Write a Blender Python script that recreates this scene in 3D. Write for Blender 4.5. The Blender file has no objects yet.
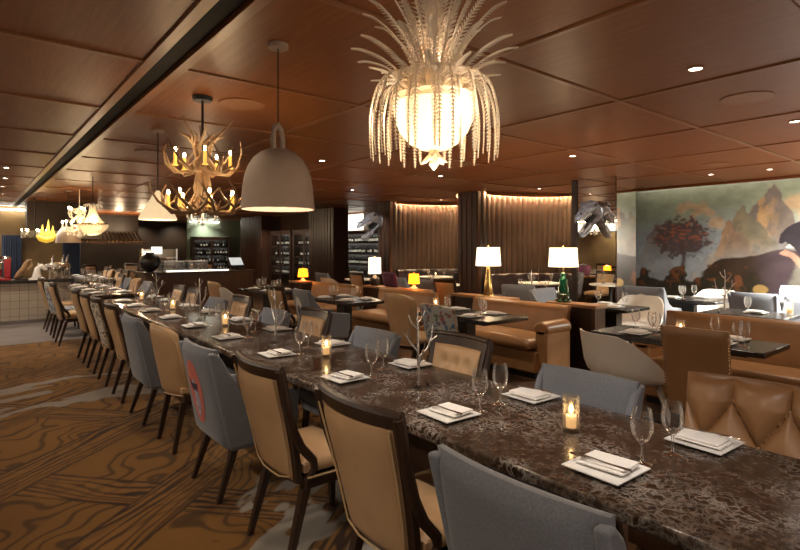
import bpy, math, random
import numpy as np
from mathutils import Vector, Matrix, Euler
random.seed(7)
S = bpy.context.scene
C = S.collection
PI = math.pi
# ------------------------------------------------------------------ camera, light, exposure
YAW = math.atan(429.5 / 528.0)
cam_d = bpy.data.cameras.new('camera'); cam = bpy.data.objects.new('camera', cam_d); C.objects.link(cam)
cam.location = (0, 0, 1.5); cam.rotation_euler = (PI / 2, 0, -YAW)
cam_d.sensor_width = 36; cam_d.lens = 528 / 800 * 36; cam_d.shift_y = -27 / 800
cam_d.clip_start = .05; cam_d.clip_end = 100
S.camera = cam
S.view_settings.view_transform = 'Standard'; S.view_settings.look = 'None'
S.view_settings.exposure = 0.55; S.view_settings.gamma = 1.0; S.view_settings.use_curve_mapping = False
W = bpy.data.worlds.new('world'); S.world = W; W.use_nodes = True
W.node_tree.nodes['Background'].inputs[0].default_value = (1.0, .82, .66, 1)
W.node_tree.nodes['Background'].inputs[1].default_value = .45  # warm ambient fill added, entering through the unbuilt open back of the room
WARM = (1.0, .74, .46); SOFT = (1.0, .83, .64); COOL = (.93, .97, 1.0)
CZ = 2.8                                       # ceiling height
def spot(loc, target, power, size=60, blend=.6, col=SOFT, rad=.04):
    l = bpy.data.lights.new('spot_beam', 'SPOT'); l.energy = power; l.spot_size = math.radians(size); l.spot_blend = blend
    l.color = col; l.shadow_soft_size = rad
    o = bpy.data.objects.new('spot_beam', l); C.objects.link(o); o.location = loc
    o.rotation_euler = (Vector(target) - Vector(loc)).to_track_quat('-Z', 'Y').to_euler(); return o
def point(loc, power, col=WARM, rad=.04):
    l = bpy.data.lights.new('point_light', 'POINT'); l.energy = power; l.color = col; l.shadow_soft_size = rad
    o = bpy.data.objects.new('point_light', l); C.objects.link(o); o.location = loc; return o
DOWN = [(4.06, 1.61), (6.54, 1.64), (4.04, 4.23), (6.57, 4.23), (4.04, 6.8), (6.55, 6.9), (10.2, 2.9), (10.1, 3.75),
        (4.04, 9.6), (6.6, 9.8), (9.6, 7.0), (9.8, 10.3), (4.04, 12.4), (6.6, 12.6), (.45, 10.6), (.5, 12.2), (.52, 13.9), (.6, 15.8), (4.06, -1.0), (6.54, -1.0)]
for (x, y) in DOWN:
    spot((x, y, CZ - .03), (x, y, 0), 90 if x < 1 else 14 if x > 9 else 58, 95 if x < 9 else 66, .7)
for y in (-1.2, .6, 2.4, 4.2, 6.0, 7.8, 9.6):      # unseen fill spots added left of the camera to light the chair backs
    spot((-1.2, y, CZ - .03), (1.15, y + .3, .55), 75, 62, .9, SOFT, .08)
# track heads inside the black ceiling slot, aimed at the long tables
for y, ty in [(-.3, .35), (.9, 1.3), (2.3, 2.2), (3.7, 3.75), (5.3, 5.5), (6.9, 7.2), (8.2, 8.4), (9.8, 10.2), (11.2, 11.8), (13.8, 14.6), (15.2, 16.2)]:
    spot((1.07, y, CZ - .01), (1.88 if y < 13 else 2.3, ty, .76), 62 if y < 13 else 240, 38, .8, (1, .93, .86), .03)
for y in (1.0, 3.2, 5.4, 7.6, 9.6):            # the same track washing the aisle side
    spot((1.07, y, CZ - .01), (.75, y + .3, 0), 22, 80, .8, SOFT, .04)

# ------------------------------------------------------------------ mesh helper
class MB:
    def __init__(s): s.v = []; s.f = []
    def add(s, vs, fs):
        n = len(s.v); s.v += [tuple(p) for p in vs]; s.f += [tuple(i + n for i in f) for f in fs]; return s
    def box(s, x0, x1, y0, y1, z0, z1):
        vs = [(x, y, z) for z in (z0, z1) for x, y in ((x0, y0), (x1, y0), (x1, y1), (x0, y1))]
        return s.add(vs, [(3, 2, 1, 0), (4, 5, 6, 7), (0, 1, 5, 4), (1, 2, 6, 5), (2, 3, 7, 6), (3, 0, 4, 7)])
    def obox(s, c, size, rot=(0, 0, 0)):
        M = Euler(rot).to_matrix(); x, y, z = [q / 2 for q in size]; c = Vector(c)
        m = MB().box(-x, x, -y, y, -z, z)
        return s.add([c + M @ Vector(p) for p in m.v], m.f)
    def bar(s, a, b, wa, wb=None, da=None, db=None):
        """tapered square bar from a to b"""
        wb = wa if wb is None else wb; da = wa if da is None else da; db = wb if db is None else db
        a, b = Vector(a), Vector(b); vs = []
        for p, w, d in ((a, wa, da), (b, wb, db)):
            vs += [(p.x + sx * w / 2, p.y + sy * d / 2, p.z) for sx, sy in ((-1, -1), (1, -1), (1, 1), (-1, 1))]
        return s.add(vs, [(3, 2, 1, 0), (4, 5, 6, 7), (0, 1, 5, 4), (1, 2, 6, 5), (2, 3, 7, 6), (3, 0, 4, 7)])
    def tube(s, pts, r, n=8, cap=True):
        pts = [Vector(p) for p in pts]; k = len(pts)
        rs = [r] * k if not hasattr(r, '__len__') else r
        vs = []; fs = []; ref = Vector((0, 0, 1))
        t0 = (pts[1] - pts[0]).normalized()
        if abs(t0.dot(ref)) > .9: ref = Vector((1, 0, 0))
        u = t0.cross(ref).normalized()
        for i, p in enumerate(pts):
            t = (pts[min(i + 1, k - 1)] - pts[max(i - 1, 0)]).normalized()
            u = (u - t * u.dot(t)).normalized(); w = t.cross(u)
            for j in range(n):
                a = 2 * PI * j / n; vs.append(p + (u * math.cos(a) + w * math.sin(a)) * rs[i])
        for i in range(k - 1):
            for j in range(n):
                fs.append((i * n + j, i * n + (j + 1) % n, (i + 1) * n + (j + 1) % n, (i + 1) * n + j))
        if cap: fs += [tuple(range(n - 1, -1, -1)), tuple(range((k - 1) * n, k * n))]
        return s.add(vs, fs)
    def lathe(s, prof, c=(0, 0, 0), n=20, cap=True):
        cx, cy, cz = c; vs = []; fs = []; k = len(prof)
        for r, z in prof:
            for j in range(n):
                a = 2 * PI * j / n; vs.append((cx + r * math.cos(a), cy + r * math.sin(a), cz + z))
        for i in range(k - 1):
            for j in range(n):
                fs.append((i * n + j, i * n + (j + 1) % n, (i + 1) * n + (j + 1) % n, (i + 1) * n + j))
        if cap: fs += [tuple(range(n - 1, -1, -1)), tuple(range((k - 1) * n, k * n))]
        return s.add(vs, fs)
    def ball(s, c, r, n=10, m=7, sc=(1, 1, 1)):
        pr = [(max(1e-4, r * math.sin(PI * i / m)), -r * math.cos(PI * i / m)) for i in range(m + 1)]
        t = MB().lathe(pr, (0, 0, 0), n)
        return s.add([(c[0] + p[0] * sc[0], c[1] + p[1] * sc[1], c[2] + p[2] * sc[2]) for p in t.v], t.f)
    def prism(s, poly, ax, lo, hi):
        """extrude a closed 2-D outline along axis ax; the outline holds the other two coordinates in order"""
        n = len(poly)
        def mk(p, h):
            return (h, p[0], p[1]) if ax == 0 else (p[0], h, p[1]) if ax == 1 else (p[0], p[1], h)
        vs = [mk(p, lo) for p in poly] + [mk(p, hi) for p in poly]
        return s.add(vs, [tuple(range(n - 1, -1, -1)), tuple(range(n, 2 * n))] + [(i, (i + 1) % n, n + (i + 1) % n, n + i) for i in range(n)])
    def slab(s, P, t, nu=12, nv=12, disp=None, dback=None, p=8, mn=.12, nrm=(0, 1, 0)):
        """padded panel: mid surface P(u,v), u -1..1, v 0..1; thickness falls off at a rounded rim"""
        N = Vector(nrm); F = []; B = []
        us = [math.sin(PI / 2 * (-1 + 2 * i / nu)) * .35 + (-1 + 2 * i / nu) * .65 for i in range(nu + 1)]
        vs_ = [(math.sin(PI / 2 * (-1 + 2 * j / nv)) * .35 + (-1 + 2 * j / nv) * .65 + 1) / 2 for j in range(nv + 1)]
        for v in vs_:
            for u in us:
                q = Vector(P(u, v)); e = math.sqrt(max(0, (1 - abs(u) ** p) * (1 - abs(2 * v - 1) ** p))); e = max(mn, e)
                F.append(q + N * (t / 2 * e + (disp(u, v) * e if disp else 0)))
                B.append(q - N * (t / 2 * e + (dback(u, v) * e if dback else 0)))
        w = nu + 1; k = len(F); fs = []
        for j in range(nv):
            for i in range(nu):
                a = j * w + i; fs.append((a, a + w, a + w + 1, a + 1)); fs.append((k + a, k + a + 1, k + a + w + 1, k + a + w))
        for i in range(nu):
            fs.append((i, i + 1, k + i + 1, k + i)); a = nv * w + i; fs.append((a + 1, a, k + a, k + a + 1))
        for j in range(nv):
            a = j * w; fs.append((a + w, a, k + a, k + a + w)); a += nu; fs.append((a, a + w, k + a + w, k + a))
        return s.add(F + B, fs)
    def loft(s, secs, n=12):
        """secs: (center, half width along y, half height along z) rings across x"""
        vs = []; fs = []
        for c, w, h in secs:
            for j in range(n):
                a = 2 * PI * j / n; vs.append((c[0], c[1] + w * math.cos(a), c[2] + h * math.sin(a)))
        k = len(secs)
        for i in range(k - 1):
            for j in range(n): fs.append((i * n + j, i * n + (j + 1) % n, (i + 1) * n + (j + 1) % n, (i + 1) * n + j))
        fs += [tuple(range(n - 1, -1, -1)), tuple(range((k - 1) * n, k * n))]
        return s.add(vs, fs)
    def build(s, name, m, parent=None, bevel=0, ang=40, seg=2):
        me = bpy.data.meshes.new(name); me.from_pydata(s.v, [], s.f); me.validate(); me.update()
        bm_fix(me)
        me.polygons.foreach_set('use_smooth', [True] * len(me.polygons)); me.set_sharp_from_angle(angle=math.radians(ang))
        o = bpy.data.objects.new(name, me); C.objects.link(o)
        if m: me.materials.append(m)
        if parent: o.parent = parent
        if bevel:
            b = o.modifiers.new('bevel', 'BEVEL'); b.width = bevel; b.segments = seg; b.limit_method = 'ANGLE'; b.angle_limit = math.radians(40)
        return o
import bmesh
def bm_fix(me):
    b = bmesh.new(); b.from_mesh(me); bmesh.ops.recalc_face_normals(b, faces=b.faces); b.to_mesh(me); b.free()
_labels = set()
def tag(o, label, cat, group=None):
    if label in _labels and not group: print('DUP LABEL', label)
    n = len(label.split())
    if n < 4 or n > 16: print('LABEL LEN', n, label)
    _labels.add(label); o['label'] = label; o['category'] = cat
    if group: o['group'] = group
    return o
def thing(name, label, cat, loc=(0, 0, 0), rz=0, group=None):
    o = bpy.data.objects.new(name, None); C.objects.link(o); o.location = loc; o.rotation_euler = (0, 0, rz); o.empty_display_size = .1
    return tag(o, label, cat, group)
def proto(name):
    o = bpy.data.objects.new(name, None); C.objects.link(o); return o
_used = {}
def place(p, loc, rz, label, cat, group=None, sc=None):
    """first use moves the prototype itself, later uses copy it with its parts and sub-parts"""
    if p.name_full not in _used: _used[p.name_full] = 1; r = p
    else:
        r = p.copy(); C.objects.link(r)
        for ch in p.children:
            c = ch.copy(); C.objects.link(c); c.parent = r
            for g in ch.children:
                d = g.copy(); C.objects.link(d); d.parent = c
    r.location = loc; r.rotation_euler = (0, 0, rz)
    if sc: r.scale = sc if hasattr(sc, '__len__') else (sc, sc, sc)
    return tag(r, label, cat, group)
def struct(o):
    o['kind'] = 'structure'; return o

# ------------------------------------------------------------------ materials
def newmat(name):
    m = bpy.data.materials.new(name); m.use_nodes = True; nt = m.node_tree; nt.nodes.clear()
    out = nt.nodes.new('ShaderNodeOutputMaterial'); return m, nt, out
def N(nt, t, **k):
    n = nt.nodes.new(t)
    for a, b in k.items():
        if a == 'ins':
            for i, v in b.items(): n.inputs[i].default_value = v
        else: setattr(n, a, b)
    return n
def ramp(nt, fac, stops):
    r = nt.nodes.new('ShaderNodeValToRGB'); e = r.color_ramp.elements
    while len(e) < len(stops): e.new(.5)
    for q, (p, c) in zip(e, stops): q.position = p; q.color = (*c, 1) if len(c) == 3 else c
    nt.links.new(fac, r.inputs[0]); return r.outputs[0]
def pm(name, col, rough=.5, metal=0, var=.12, scale=(12, 12, 12), bump=0, bscale=None, spec=.5, emis=None, est=0, coat=0, sheen=0, trans=0, detail=4, col2=None):
    m, nt, out = newmat(name); L = nt.links.new
    b = N(nt, 'ShaderNodeBsdfPrincipled', ins={'Roughness': rough, 'Metallic': metal, 'Specular IOR Level': spec, 'Coat Weight': coat, 'Sheen Weight': sheen})
    tc = N(nt, 'ShaderNodeTexCoord'); mp = N(nt, 'ShaderNodeMapping', ins={'Scale': scale if hasattr(scale, '__len__') else (scale,) * 3})
    L(tc.outputs['Object'], mp.inputs[0]); nz = N(nt, 'ShaderNodeTexNoise', ins={'Scale': 1.0, 'Detail': detail}); L(mp.outputs[0], nz.inputs['Vector'])
    c2 = col2 or tuple(min(1, q * (1 + var)) for q in col); c1 = tuple(q * (1 - var) for q in col) if not col2 else col
    L(ramp(nt, nz.outputs[0], [(.3, c1), (.7, c2)]), b.inputs['Base Color'])
    if bump:
        nb = N(nt, 'ShaderNodeTexNoise', ins={'Scale': bscale or 120, 'Detail': 3}); L(tc.outputs['Object'], nb.inputs['Vector'])
        bp = N(nt, 'ShaderNodeBump', ins={'Strength': bump, 'Distance': .01}); L(nb.outputs[0], bp.inputs['Height']); L(bp.outputs[0], b.inputs['Normal'])
    if emis: b.inputs['Emission Color'].default_value = (*emis, 1); b.inputs['Emission Strength'].default_value = est
    if trans:
        t = N(nt, 'ShaderNodeBsdfTranslucent', ins={'Color': (*col, 1)}); mx = N(nt, 'ShaderNodeMixShader', ins={0: trans}); L(b.outputs[0], mx.inputs[1]); L(t.outputs[0], mx.inputs[2]); L(mx.outputs[0], out.inputs[0])
    else: L(b.outputs[0], out.inputs[0])
    return m
def woodmat(name, c1, c2, rough=.4, scale=(2, 40, 40), spec=.5, coat=0):
    m, nt, out = newmat(name); L = nt.links.new
    b = N(nt, 'ShaderNodeBsdfPrincipled', ins={'Roughness': rough, 'Specular IOR Level': spec, 'Coat Weight': coat})
    tc = N(nt, 'ShaderNodeTexCoord'); mp = N(nt, 'ShaderNodeMapping', ins={'Scale': scale}); L(tc.outputs['Object'], mp.inputs[0])
    n1 = N(nt, 'ShaderNodeTexNoise', ins={'Scale': 1, 'Detail': 6, 'Roughness': .65, 'Distortion': .4}); L(mp.outputs[0], n1.inputs['Vector'])
    L(ramp(nt, n1.outputs[0], [(.3, c1), (.72, c2)]), b.inputs['Base Color'])
    bp = N(nt, 'ShaderNodeBump', ins={'Strength': .08, 'Distance': .01}); L(n1.outputs[0], bp.inputs['Height']); L(bp.outputs[0], b.inputs['Normal'])
    L(b.outputs[0], out.inputs[0]); return m
def glassmat(name, tint=(1, 1, 1), refl=.75, haze=0):
    m, nt, out = newmat(name); L = nt.links.new
    t = N(nt, 'ShaderNodeBsdfTransparent', ins={0: (*tint, 1)}); g = N(nt, 'ShaderNodeBsdfGlossy', ins={'Roughness': .02, 'Color': (1, 1, 1, 1)})
    lw = N(nt, 'ShaderNodeLayerWeight', ins={0: .32}); mu = N(nt, 'ShaderNodeMath', operation='MULTIPLY', ins={1: refl}); L(lw.outputs['Fresnel'], mu.inputs[0])
    mx = N(nt, 'ShaderNodeMixShader'); L(mu.outputs[0], mx.inputs[0]); L(t.outputs[0], mx.inputs[1]); L(g.outputs[0], mx.inputs[2])
    d = N(nt, 'ShaderNodeBsdfTranslucent', ins={0: (.9, .85, .78, 1)}); m2 = N(nt, 'ShaderNodeMixShader', ins={0: haze}); L(mx.outputs[0], m2.inputs[1]); L(d.outputs[0], m2.inputs[2]); L(m2.outputs[0], out.inputs[0]); return m
def emit(name, col, st):
    m, nt, out = newmat(name); e = N(nt, 'ShaderNodeEmission', ins={0: (*col, 1), 1: st}); nt.links.new(e.outputs[0], out.inputs[0]); return m
def vcol(name, rough, bump=0, bscale=200, spec=.4, sheen=0):
    m, nt, out = newmat(name); L = nt.links.new
    b = N(nt, 'ShaderNodeBsdfPrincipled', ins={'Roughness': rough, 'Specular IOR Level': spec, 'Sheen Weight': sheen}); a = N(nt, 'ShaderNodeVertexColor', layer_name='paint'); L(a.outputs[0], b.inputs['Base Color'])
    if bump:
        tc = N(nt, 'ShaderNodeTexCoord'); nb = N(nt, 'ShaderNodeTexNoise', ins={'Scale': bscale, 'Detail': 2}); L(tc.outputs['Object'], nb.inputs['Vector'])
        bp = N(nt, 'ShaderNodeBump', ins={'Strength': bump, 'Distance': .005}); L(nb.outputs[0], bp.inputs['Height']); L(bp.outputs[0], b.inputs['Normal'])
    L(b.outputs[0], out.inputs[0]); return m
M = {}
M['tan'] = pm('tan_leather', (.50, .315, .17), .36, var=.1, scale=5, bump=.05, bscale=260)
M['cognac'] = pm('cognac_leather', (.34, .17, .068), .36, var=.14, scale=4, bump=.05, bscale=220)
M['brownleather'] = pm('brown_leather', (.29, .15, .068), .36, var=.1, scale=5, bump=.05, bscale=260)
M['piping'] = pm('cream_piping', (.55, .38, .2), .5)
M['grey'] = pm('grey_fabric', (.165, .175, .205), .9, var=.18, scale=(160, 160, 160), bump=.15, bscale=500, sheen=.3)
M['darkwood'] = woodmat('dark_walnut', (.022, .011, .007), (.05, .025, .014), .35, (30, 30, 3))
M['blackwood'] = woodmat('black_oak_top', (.012, .010, .009), (.03, .024, .02), .22, (4, 40, 40))
M['ceilwood'] = woodmat('ceiling_veneer', (.22, .072, .022), (.33, .118, .038), .40, (30, 1.6, 30), spec=.4)
M['ceiltrim'] = woodmat('ceiling_trim_wood', (.26, .11, .045), (.36, .16, .07), .35, (30, 2, 30))
M['groove'] = pm('ceiling_groove', (.05, .018, .008), .7)
M['slotblack'] = pm('slot_black', (.004, .004, .004), .8)
M['column'] = woodmat('column_wood', (.045, .018, .009), (.11, .045, .022), .33, (30, 30, 1.5))
M['rib'] = woodmat('ribbed_leather', (.050, .030, .022), (.078, .046, .032), .26, (6, 6, 2))
M['darkwall'] = pm('dark_wall', (.06, .038, .024), .5, var=.3, scale=.8)
M['white'] = pm('white_porcelain', (.75, .73, .70), .25, var=.02)
M['napkin'] = pm('white_linen', (.74, .70, .66), .9, var=.03, bump=.1, bscale=300)
M['shell'] = pm('white_shell', (.68, .63, .57), .35, var=.02)
M['steel'] = pm('steel', (.55, .5, .46), .22, metal=1, var=.05)
M['silver'] = pm('silver_branch', (.60, .56, .53), .22, metal=.9, var=.2, scale=30)
M['brass'] = pm('brass', (.62, .42, .17), .25, metal=1, var=.1)
M['emerald'] = pm('emerald_glass', (.004, .055, .03), .06, var=.5, scale=20, coat=1)
M['glass'] = glassmat('clear_glass', (1, 1, 1), .8, .05)
M['candleglass'] = glassmat('candle_glass', (1, .95, .88), .6, .10)
M['pane'] = glassmat('cabinet_pane', (.95, .95, .95), .22, 0)
M['flame'] = emit('candle_flame', (1, .66, .30), 20)
M['wax'] = pm('wax', (.85, .7, .5), .5, emis=(1, .6, .25), est=.35)
M['frond'] = pm('milk_glass_frond', (.88, .78, .65), .3, var=.05, trans=.4)
M['milk'] = emit('lamp_bulb_glass', (1, .82, .58), 8.0)
M['bowl'] = pm('milk_glass_bowl', (.85, .74, .58), .25, var=.03, trans=.6, emis=(1, .80, .52), est=.30)
M['bell'] = pm('bell_shade_clay', (.40, .30, .23), .75, var=.05, bump=.05, bscale=90)
M['bellin'] = pm('bell_shade_inside', (.85, .78, .68), .8, var=.02)
M['antler'] = pm('antler', (.19, .10, .045), .45, var=.45, scale=9, col2=(.46, .30, .16))
M['bulb'] = emit('bulb', (1, .72, .38), 45)
M['candlesleeve'] = pm('amber_candle', (.75, .42, .10), .5, emis=(1, .5, .08), est=.7)
M['black'] = pm('black_metal', (.012, .01, .009), .4)
M['shade'] = pm('cream_lamp_shade', (.85, .78, .65), .8, var=.02, emis=(1, .80, .54), est=1.5)
M['orangeshade'] = pm('orange_lamp_shade', (.9, .35, .02), .6, var=.02, emis=(1, .30, .01), est=2.4)
M['creamlit'] = pm('lit_cream_glass', (.8, .7, .5), .5, var=.03, emis=(1, .74, .42), est=.5)
M['led'] = emit('cove_strip', (1, .78, .44), 380)
M['ledcool'] = emit('cool_cove_strip', (1.0, .96, .84), 16)
M['downlight'] = emit('downlight_lens', (1, .93, .82), 14)
M['trimring'] = pm('downlight_ring', (.32, .15, .07), .4)
M['dino'] = pm('silver_sculpture', (.42, .42, .44), .32, metal=.55, var=.45, scale=14, bump=.4, bscale=26)
M['dinodark'] = pm('dark_mouth', (.02, .02, .022), .5)
M['tooth'] = pm('tooth', (.65, .63, .6), .3)
M['tufted'] = pm('dark_tufted_leather', (.045, .03, .034), .32, var=.15, scale=5)
M['tile'] = None
M['mural'] = vcol('painted_mural', .32, spec=.3)
M['carpet'] = vcol('carpet_pile', .95, bump=.5, bscale=350, spec=.1, sheen=.15)
M['bottle'] = pm('bottle_glass', (.02, .025, .02), .08, var=.3, scale=8)
M['bottlewhite'] = pm('bottle_label', (.7, .66, .58), .5)
M['red'] = pm('red_enamel', (.38, .012, .022), .2, coat=.5)
M['chrome'] = pm('chrome', (.75, .72, .7), .08, metal=1, var=.02)
M['cream'] = pm('cream_plaster', (.62, .55, .42), .6, var=.05)
M['navy'] = pm('navy_cloth', (.035, .05, .10), .8)
M['gold'] = pm('yellow_lit_glass', (.8, .5, .06), .4, emis=(1, .6, .05), est=.5)
M['purple'] = pm('violet_cloth', (.16, .05, .11), .8, var=.4, scale=6)
M['lilac'] = pm('lilac_cloth', (.42, .30, .52), .8)
M['screen'] = pm('screen_glass', (.5, .53, .52), .3, emis=(.8, .86, .84), est=.45)
M['crystal'] = pm('crystal_lit', (.85, .72, .52), .12, var=.15, scale=40, emis=(1, .74, .42), est=.25)
M['litwhite'] = emit('lit_panel', (1, .90, .74), 1.6)
M['litgreen'] = pm('green_wash_wall', (.20, .24, .17), .6, var=.1, scale=1)
M['goldwall'] = pm('gold_wallpaper', (.22, .14, .06), .45, var=.4, scale=1.2)
M['mirror'] = pm('mirror', (.78, .75, .72), .015, metal=1, var=0)
def blackmetal(): return M['black']
# tile front
def tilemat():
    m, nt, out = newmat('square_tile'); L = nt.links.new
    b = N(nt, 'ShaderNodeBsdfPrincipled', ins={'Roughness': .3}); tc = N(nt, 'ShaderNodeTexCoord'); sx = N(nt, 'ShaderNodeSeparateXYZ'); cx = N(nt, 'ShaderNodeCombineXYZ')
    L(tc.outputs['Object'], sx.inputs[0]); L(sx.outputs[0], cx.inputs[0]); L(sx.outputs[2], cx.inputs[1])
    br = N(nt, 'ShaderNodeTexBrick', offset=0, ins={'Color1': (.50, .44, .36, 1), 'Color2': (.46, .40, .33, 1), 'Mortar': (.20, .16, .12, 1), 'Scale': 1, 'Mortar Size': .004, 'Brick Width': .15, 'Row Height': .15})
    L(cx.outputs[0], br.inputs[0]); L(br.outputs[0], b.inputs['Base Color']); L(b.outputs[0], out.inputs[0]); return m
M['tile'] = tilemat()
def marblemat():
    m, nt, out = newmat('dark_emperador_marble'); L = nt.links.new
    b = N(nt, 'ShaderNodeBsdfPrincipled', ins={'Roughness': .15, 'Specular IOR Level': .32}); tc = N(nt, 'ShaderNodeTexCoord')
    n1 = N(nt, 'ShaderNodeTexNoise', ins={'Scale': 28, 'Detail': 8, 'Roughness': .72}); L(tc.outputs['Object'], n1.inputs['Vector'])
    base = ramp(nt, n1.outputs[0], [(.34, (.008, .005, .003)), (.5, (.040, .025, .016)), (.66, (.105, .070, .048))])
    nw = N(nt, 'ShaderNodeTexNoise', ins={'Scale': 14, 'Detail': 5}); L(tc.outputs['Object'], nw.inputs['Vector'])
    ad = N(nt, 'ShaderNodeMixRGB', blend_type='LINEAR_LIGHT', ins={0: .10}); L(tc.outputs['Object'], ad.inputs[1]); L(nw.outputs[1], ad.inputs[2])
    vo = N(nt, 'ShaderNodeTexVoronoi', feature='DISTANCE_TO_EDGE', ins={'Scale': 24}); L(ad.outputs[0], vo.inputs['Vector'])
    vein = ramp(nt, vo.outputs[0], [(0, (1, 1, 1)), (.05, (.4, .4, .4)), (.2, (0, 0, 0))])
    n2 = N(nt, 'ShaderNodeTexNoise', ins={'Scale': 4.5, 'Detail': 4}); L(tc.outputs['Object'], n2.inputs['Vector'])
    msk = ramp(nt, n2.outputs[0], [(.42, (.06, .06, .06)), (.64, (.75, .75, .75))])
    mu = N(nt, 'ShaderNodeMixRGB', blend_type='MULTIPLY', ins={0: 1}); L(vein, mu.inputs[1]); L(msk, mu.inputs[2])
    mx = N(nt, 'ShaderNodeMixRGB', ins={2: (.42, .37, .33, 1)}); L(mu.outputs[0], mx.inputs[0]); L(base, mx.inputs[1]); L(mx.outputs[0], b.inputs['Base Color']); L(b.outputs[0], out.inputs[0]); return m
M['marble'] = marblemat()
def floralmat(name, bg, cols, sc=17):
    m, nt, out = newmat(name); L = nt.links.new
    b = N(nt, 'ShaderNodeBsdfPrincipled', ins={'Roughness': .85}); tc = N(nt, 'ShaderNodeTexCoord')
    nw = N(nt, 'ShaderNodeTexNoise', ins={'Scale': 30, 'Detail': 2}); L(tc.outputs['Object'], nw.inputs['Vector'])
    ad = N(nt, 'ShaderNodeMixRGB', blend_type='LINEAR_LIGHT', ins={0: .03}); L(tc.outputs['Object'], ad.inputs[1]); L(nw.outputs[1], ad.inputs[2])
    vo = N(nt, 'ShaderNodeTexVoronoi', ins={'Scale': sc}); L(ad.outputs[0], vo.inputs['Vector'])
    k = ramp(nt, vo.outputs['Distance'], [(.40, (1, 1, 1)), (.47, (0, 0, 0))])
    sp = N(nt, 'ShaderNodeSeparateColor'); L(vo.outputs['Color'], sp.inputs[0])
    cr = ramp(nt, sp.outputs[0], [(i / (len(cols)), c) for i, c in enumerate(cols)])
    mx = N(nt, 'ShaderNodeMixRGB', ins={1: (*bg, 1)}); L(k, mx.inputs[0]); L(cr, mx.inputs[2]); L(mx.outputs[0], b.inputs['Base Color']); L(b.outputs[0], out.inputs[0]); return m
M['floral'] = floralmat('blue_floral_fabric', (.42, .45, .44), [(.05, .12, .2), (.12, .2, .12), (.35, .10, .10), (.1, .16, .28)])
M['leafprint'] = floralmat('leaf_print_fabric', (.62, .55, .46), [(.12, .14, .08), (.25, .2, .12), (.16, .08, .06)], 26)
# ------------------------------------------------------------------ numpy value noise for the paintings
def vnoise(x, y, seed=0):
    xi = np.floor(x).astype(int); yi = np.floor(y).astype(int); fx = x - xi; fy = y - yi; fx = fx * fx * (3 - 2 * fx); fy = fy * fy * (3 - 2 * fy)
    def h(a, b):
        n = (a * 374761393 + b * 668265263 + seed * 1442695041) & 0x7fffffff; n = ((n ^ (n >> 13)) * 1274126177) & 0x7fffffff; return ((n ^ (n >> 16)) & 0xffff) / 65535.0
    a, b_, c, d = h(xi, yi), h(xi + 1, yi), h(xi, yi + 1), h(xi + 1, yi + 1)
    return (a * (1 - fx) + b_ * fx) * (1 - fy) + (c * (1 - fx) + d * fx) * fy
def fbm(x, y, o=4, seed=0):
    s = 0; a = .5; t = 0
    for i in range(o): s = s + a * vnoise(x * 2 ** i, y * 2 ** i, seed + i); t += a; a *= .5
    return s / t
def sstep(a, b, x):
    t = np.clip((x - a) / (b - a), 0, 1); return t * t * (3 - 2 * t)
def mixc(c, col, k):
    return c * (1 - k[..., None]) + np.array(col) * k[..., None]
def painted_grid(name, A, B, to3, paint, mat):
    """grid over coordinate arrays A (columns) and B (rows)"""
    a, b = np.meshgrid(A, B); col = paint(a, b).reshape(-1, 3); P = to3(a, b).reshape(-1, 3)
    w = len(A); h = len(B); i = np.arange((h - 1) * (w - 1)); q = (i // (w - 1)) * w + i % (w - 1)
    F = np.stack([q, q + 1, q + w + 1, q + w], 1)
    me = bpy.data.meshes.new(name); me.vertices.add(len(P)); me.vertices.foreach_set('co', P.ravel())
    me.loops.add(len(F) * 4); me.loops.foreach_set('vertex_index', F.ravel().astype(np.int32)); me.polygons.add(len(F))
    me.polygons.foreach_set('loop_start', np.arange(len(F)) * 4); me.polygons.foreach_set('loop_total', np.full(len(F), 4)); me.update(calc_edges=True)
    at = me.color_attributes.new('paint', 'FLOAT_COLOR', 'POINT'); at.data.foreach_set('color', np.concatenate([col, np.ones((len(col), 1))], 1).ravel())
    o = bpy.data.objects.new(name, me); C.objects.link(o); me.materials.append(mat); return o
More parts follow.
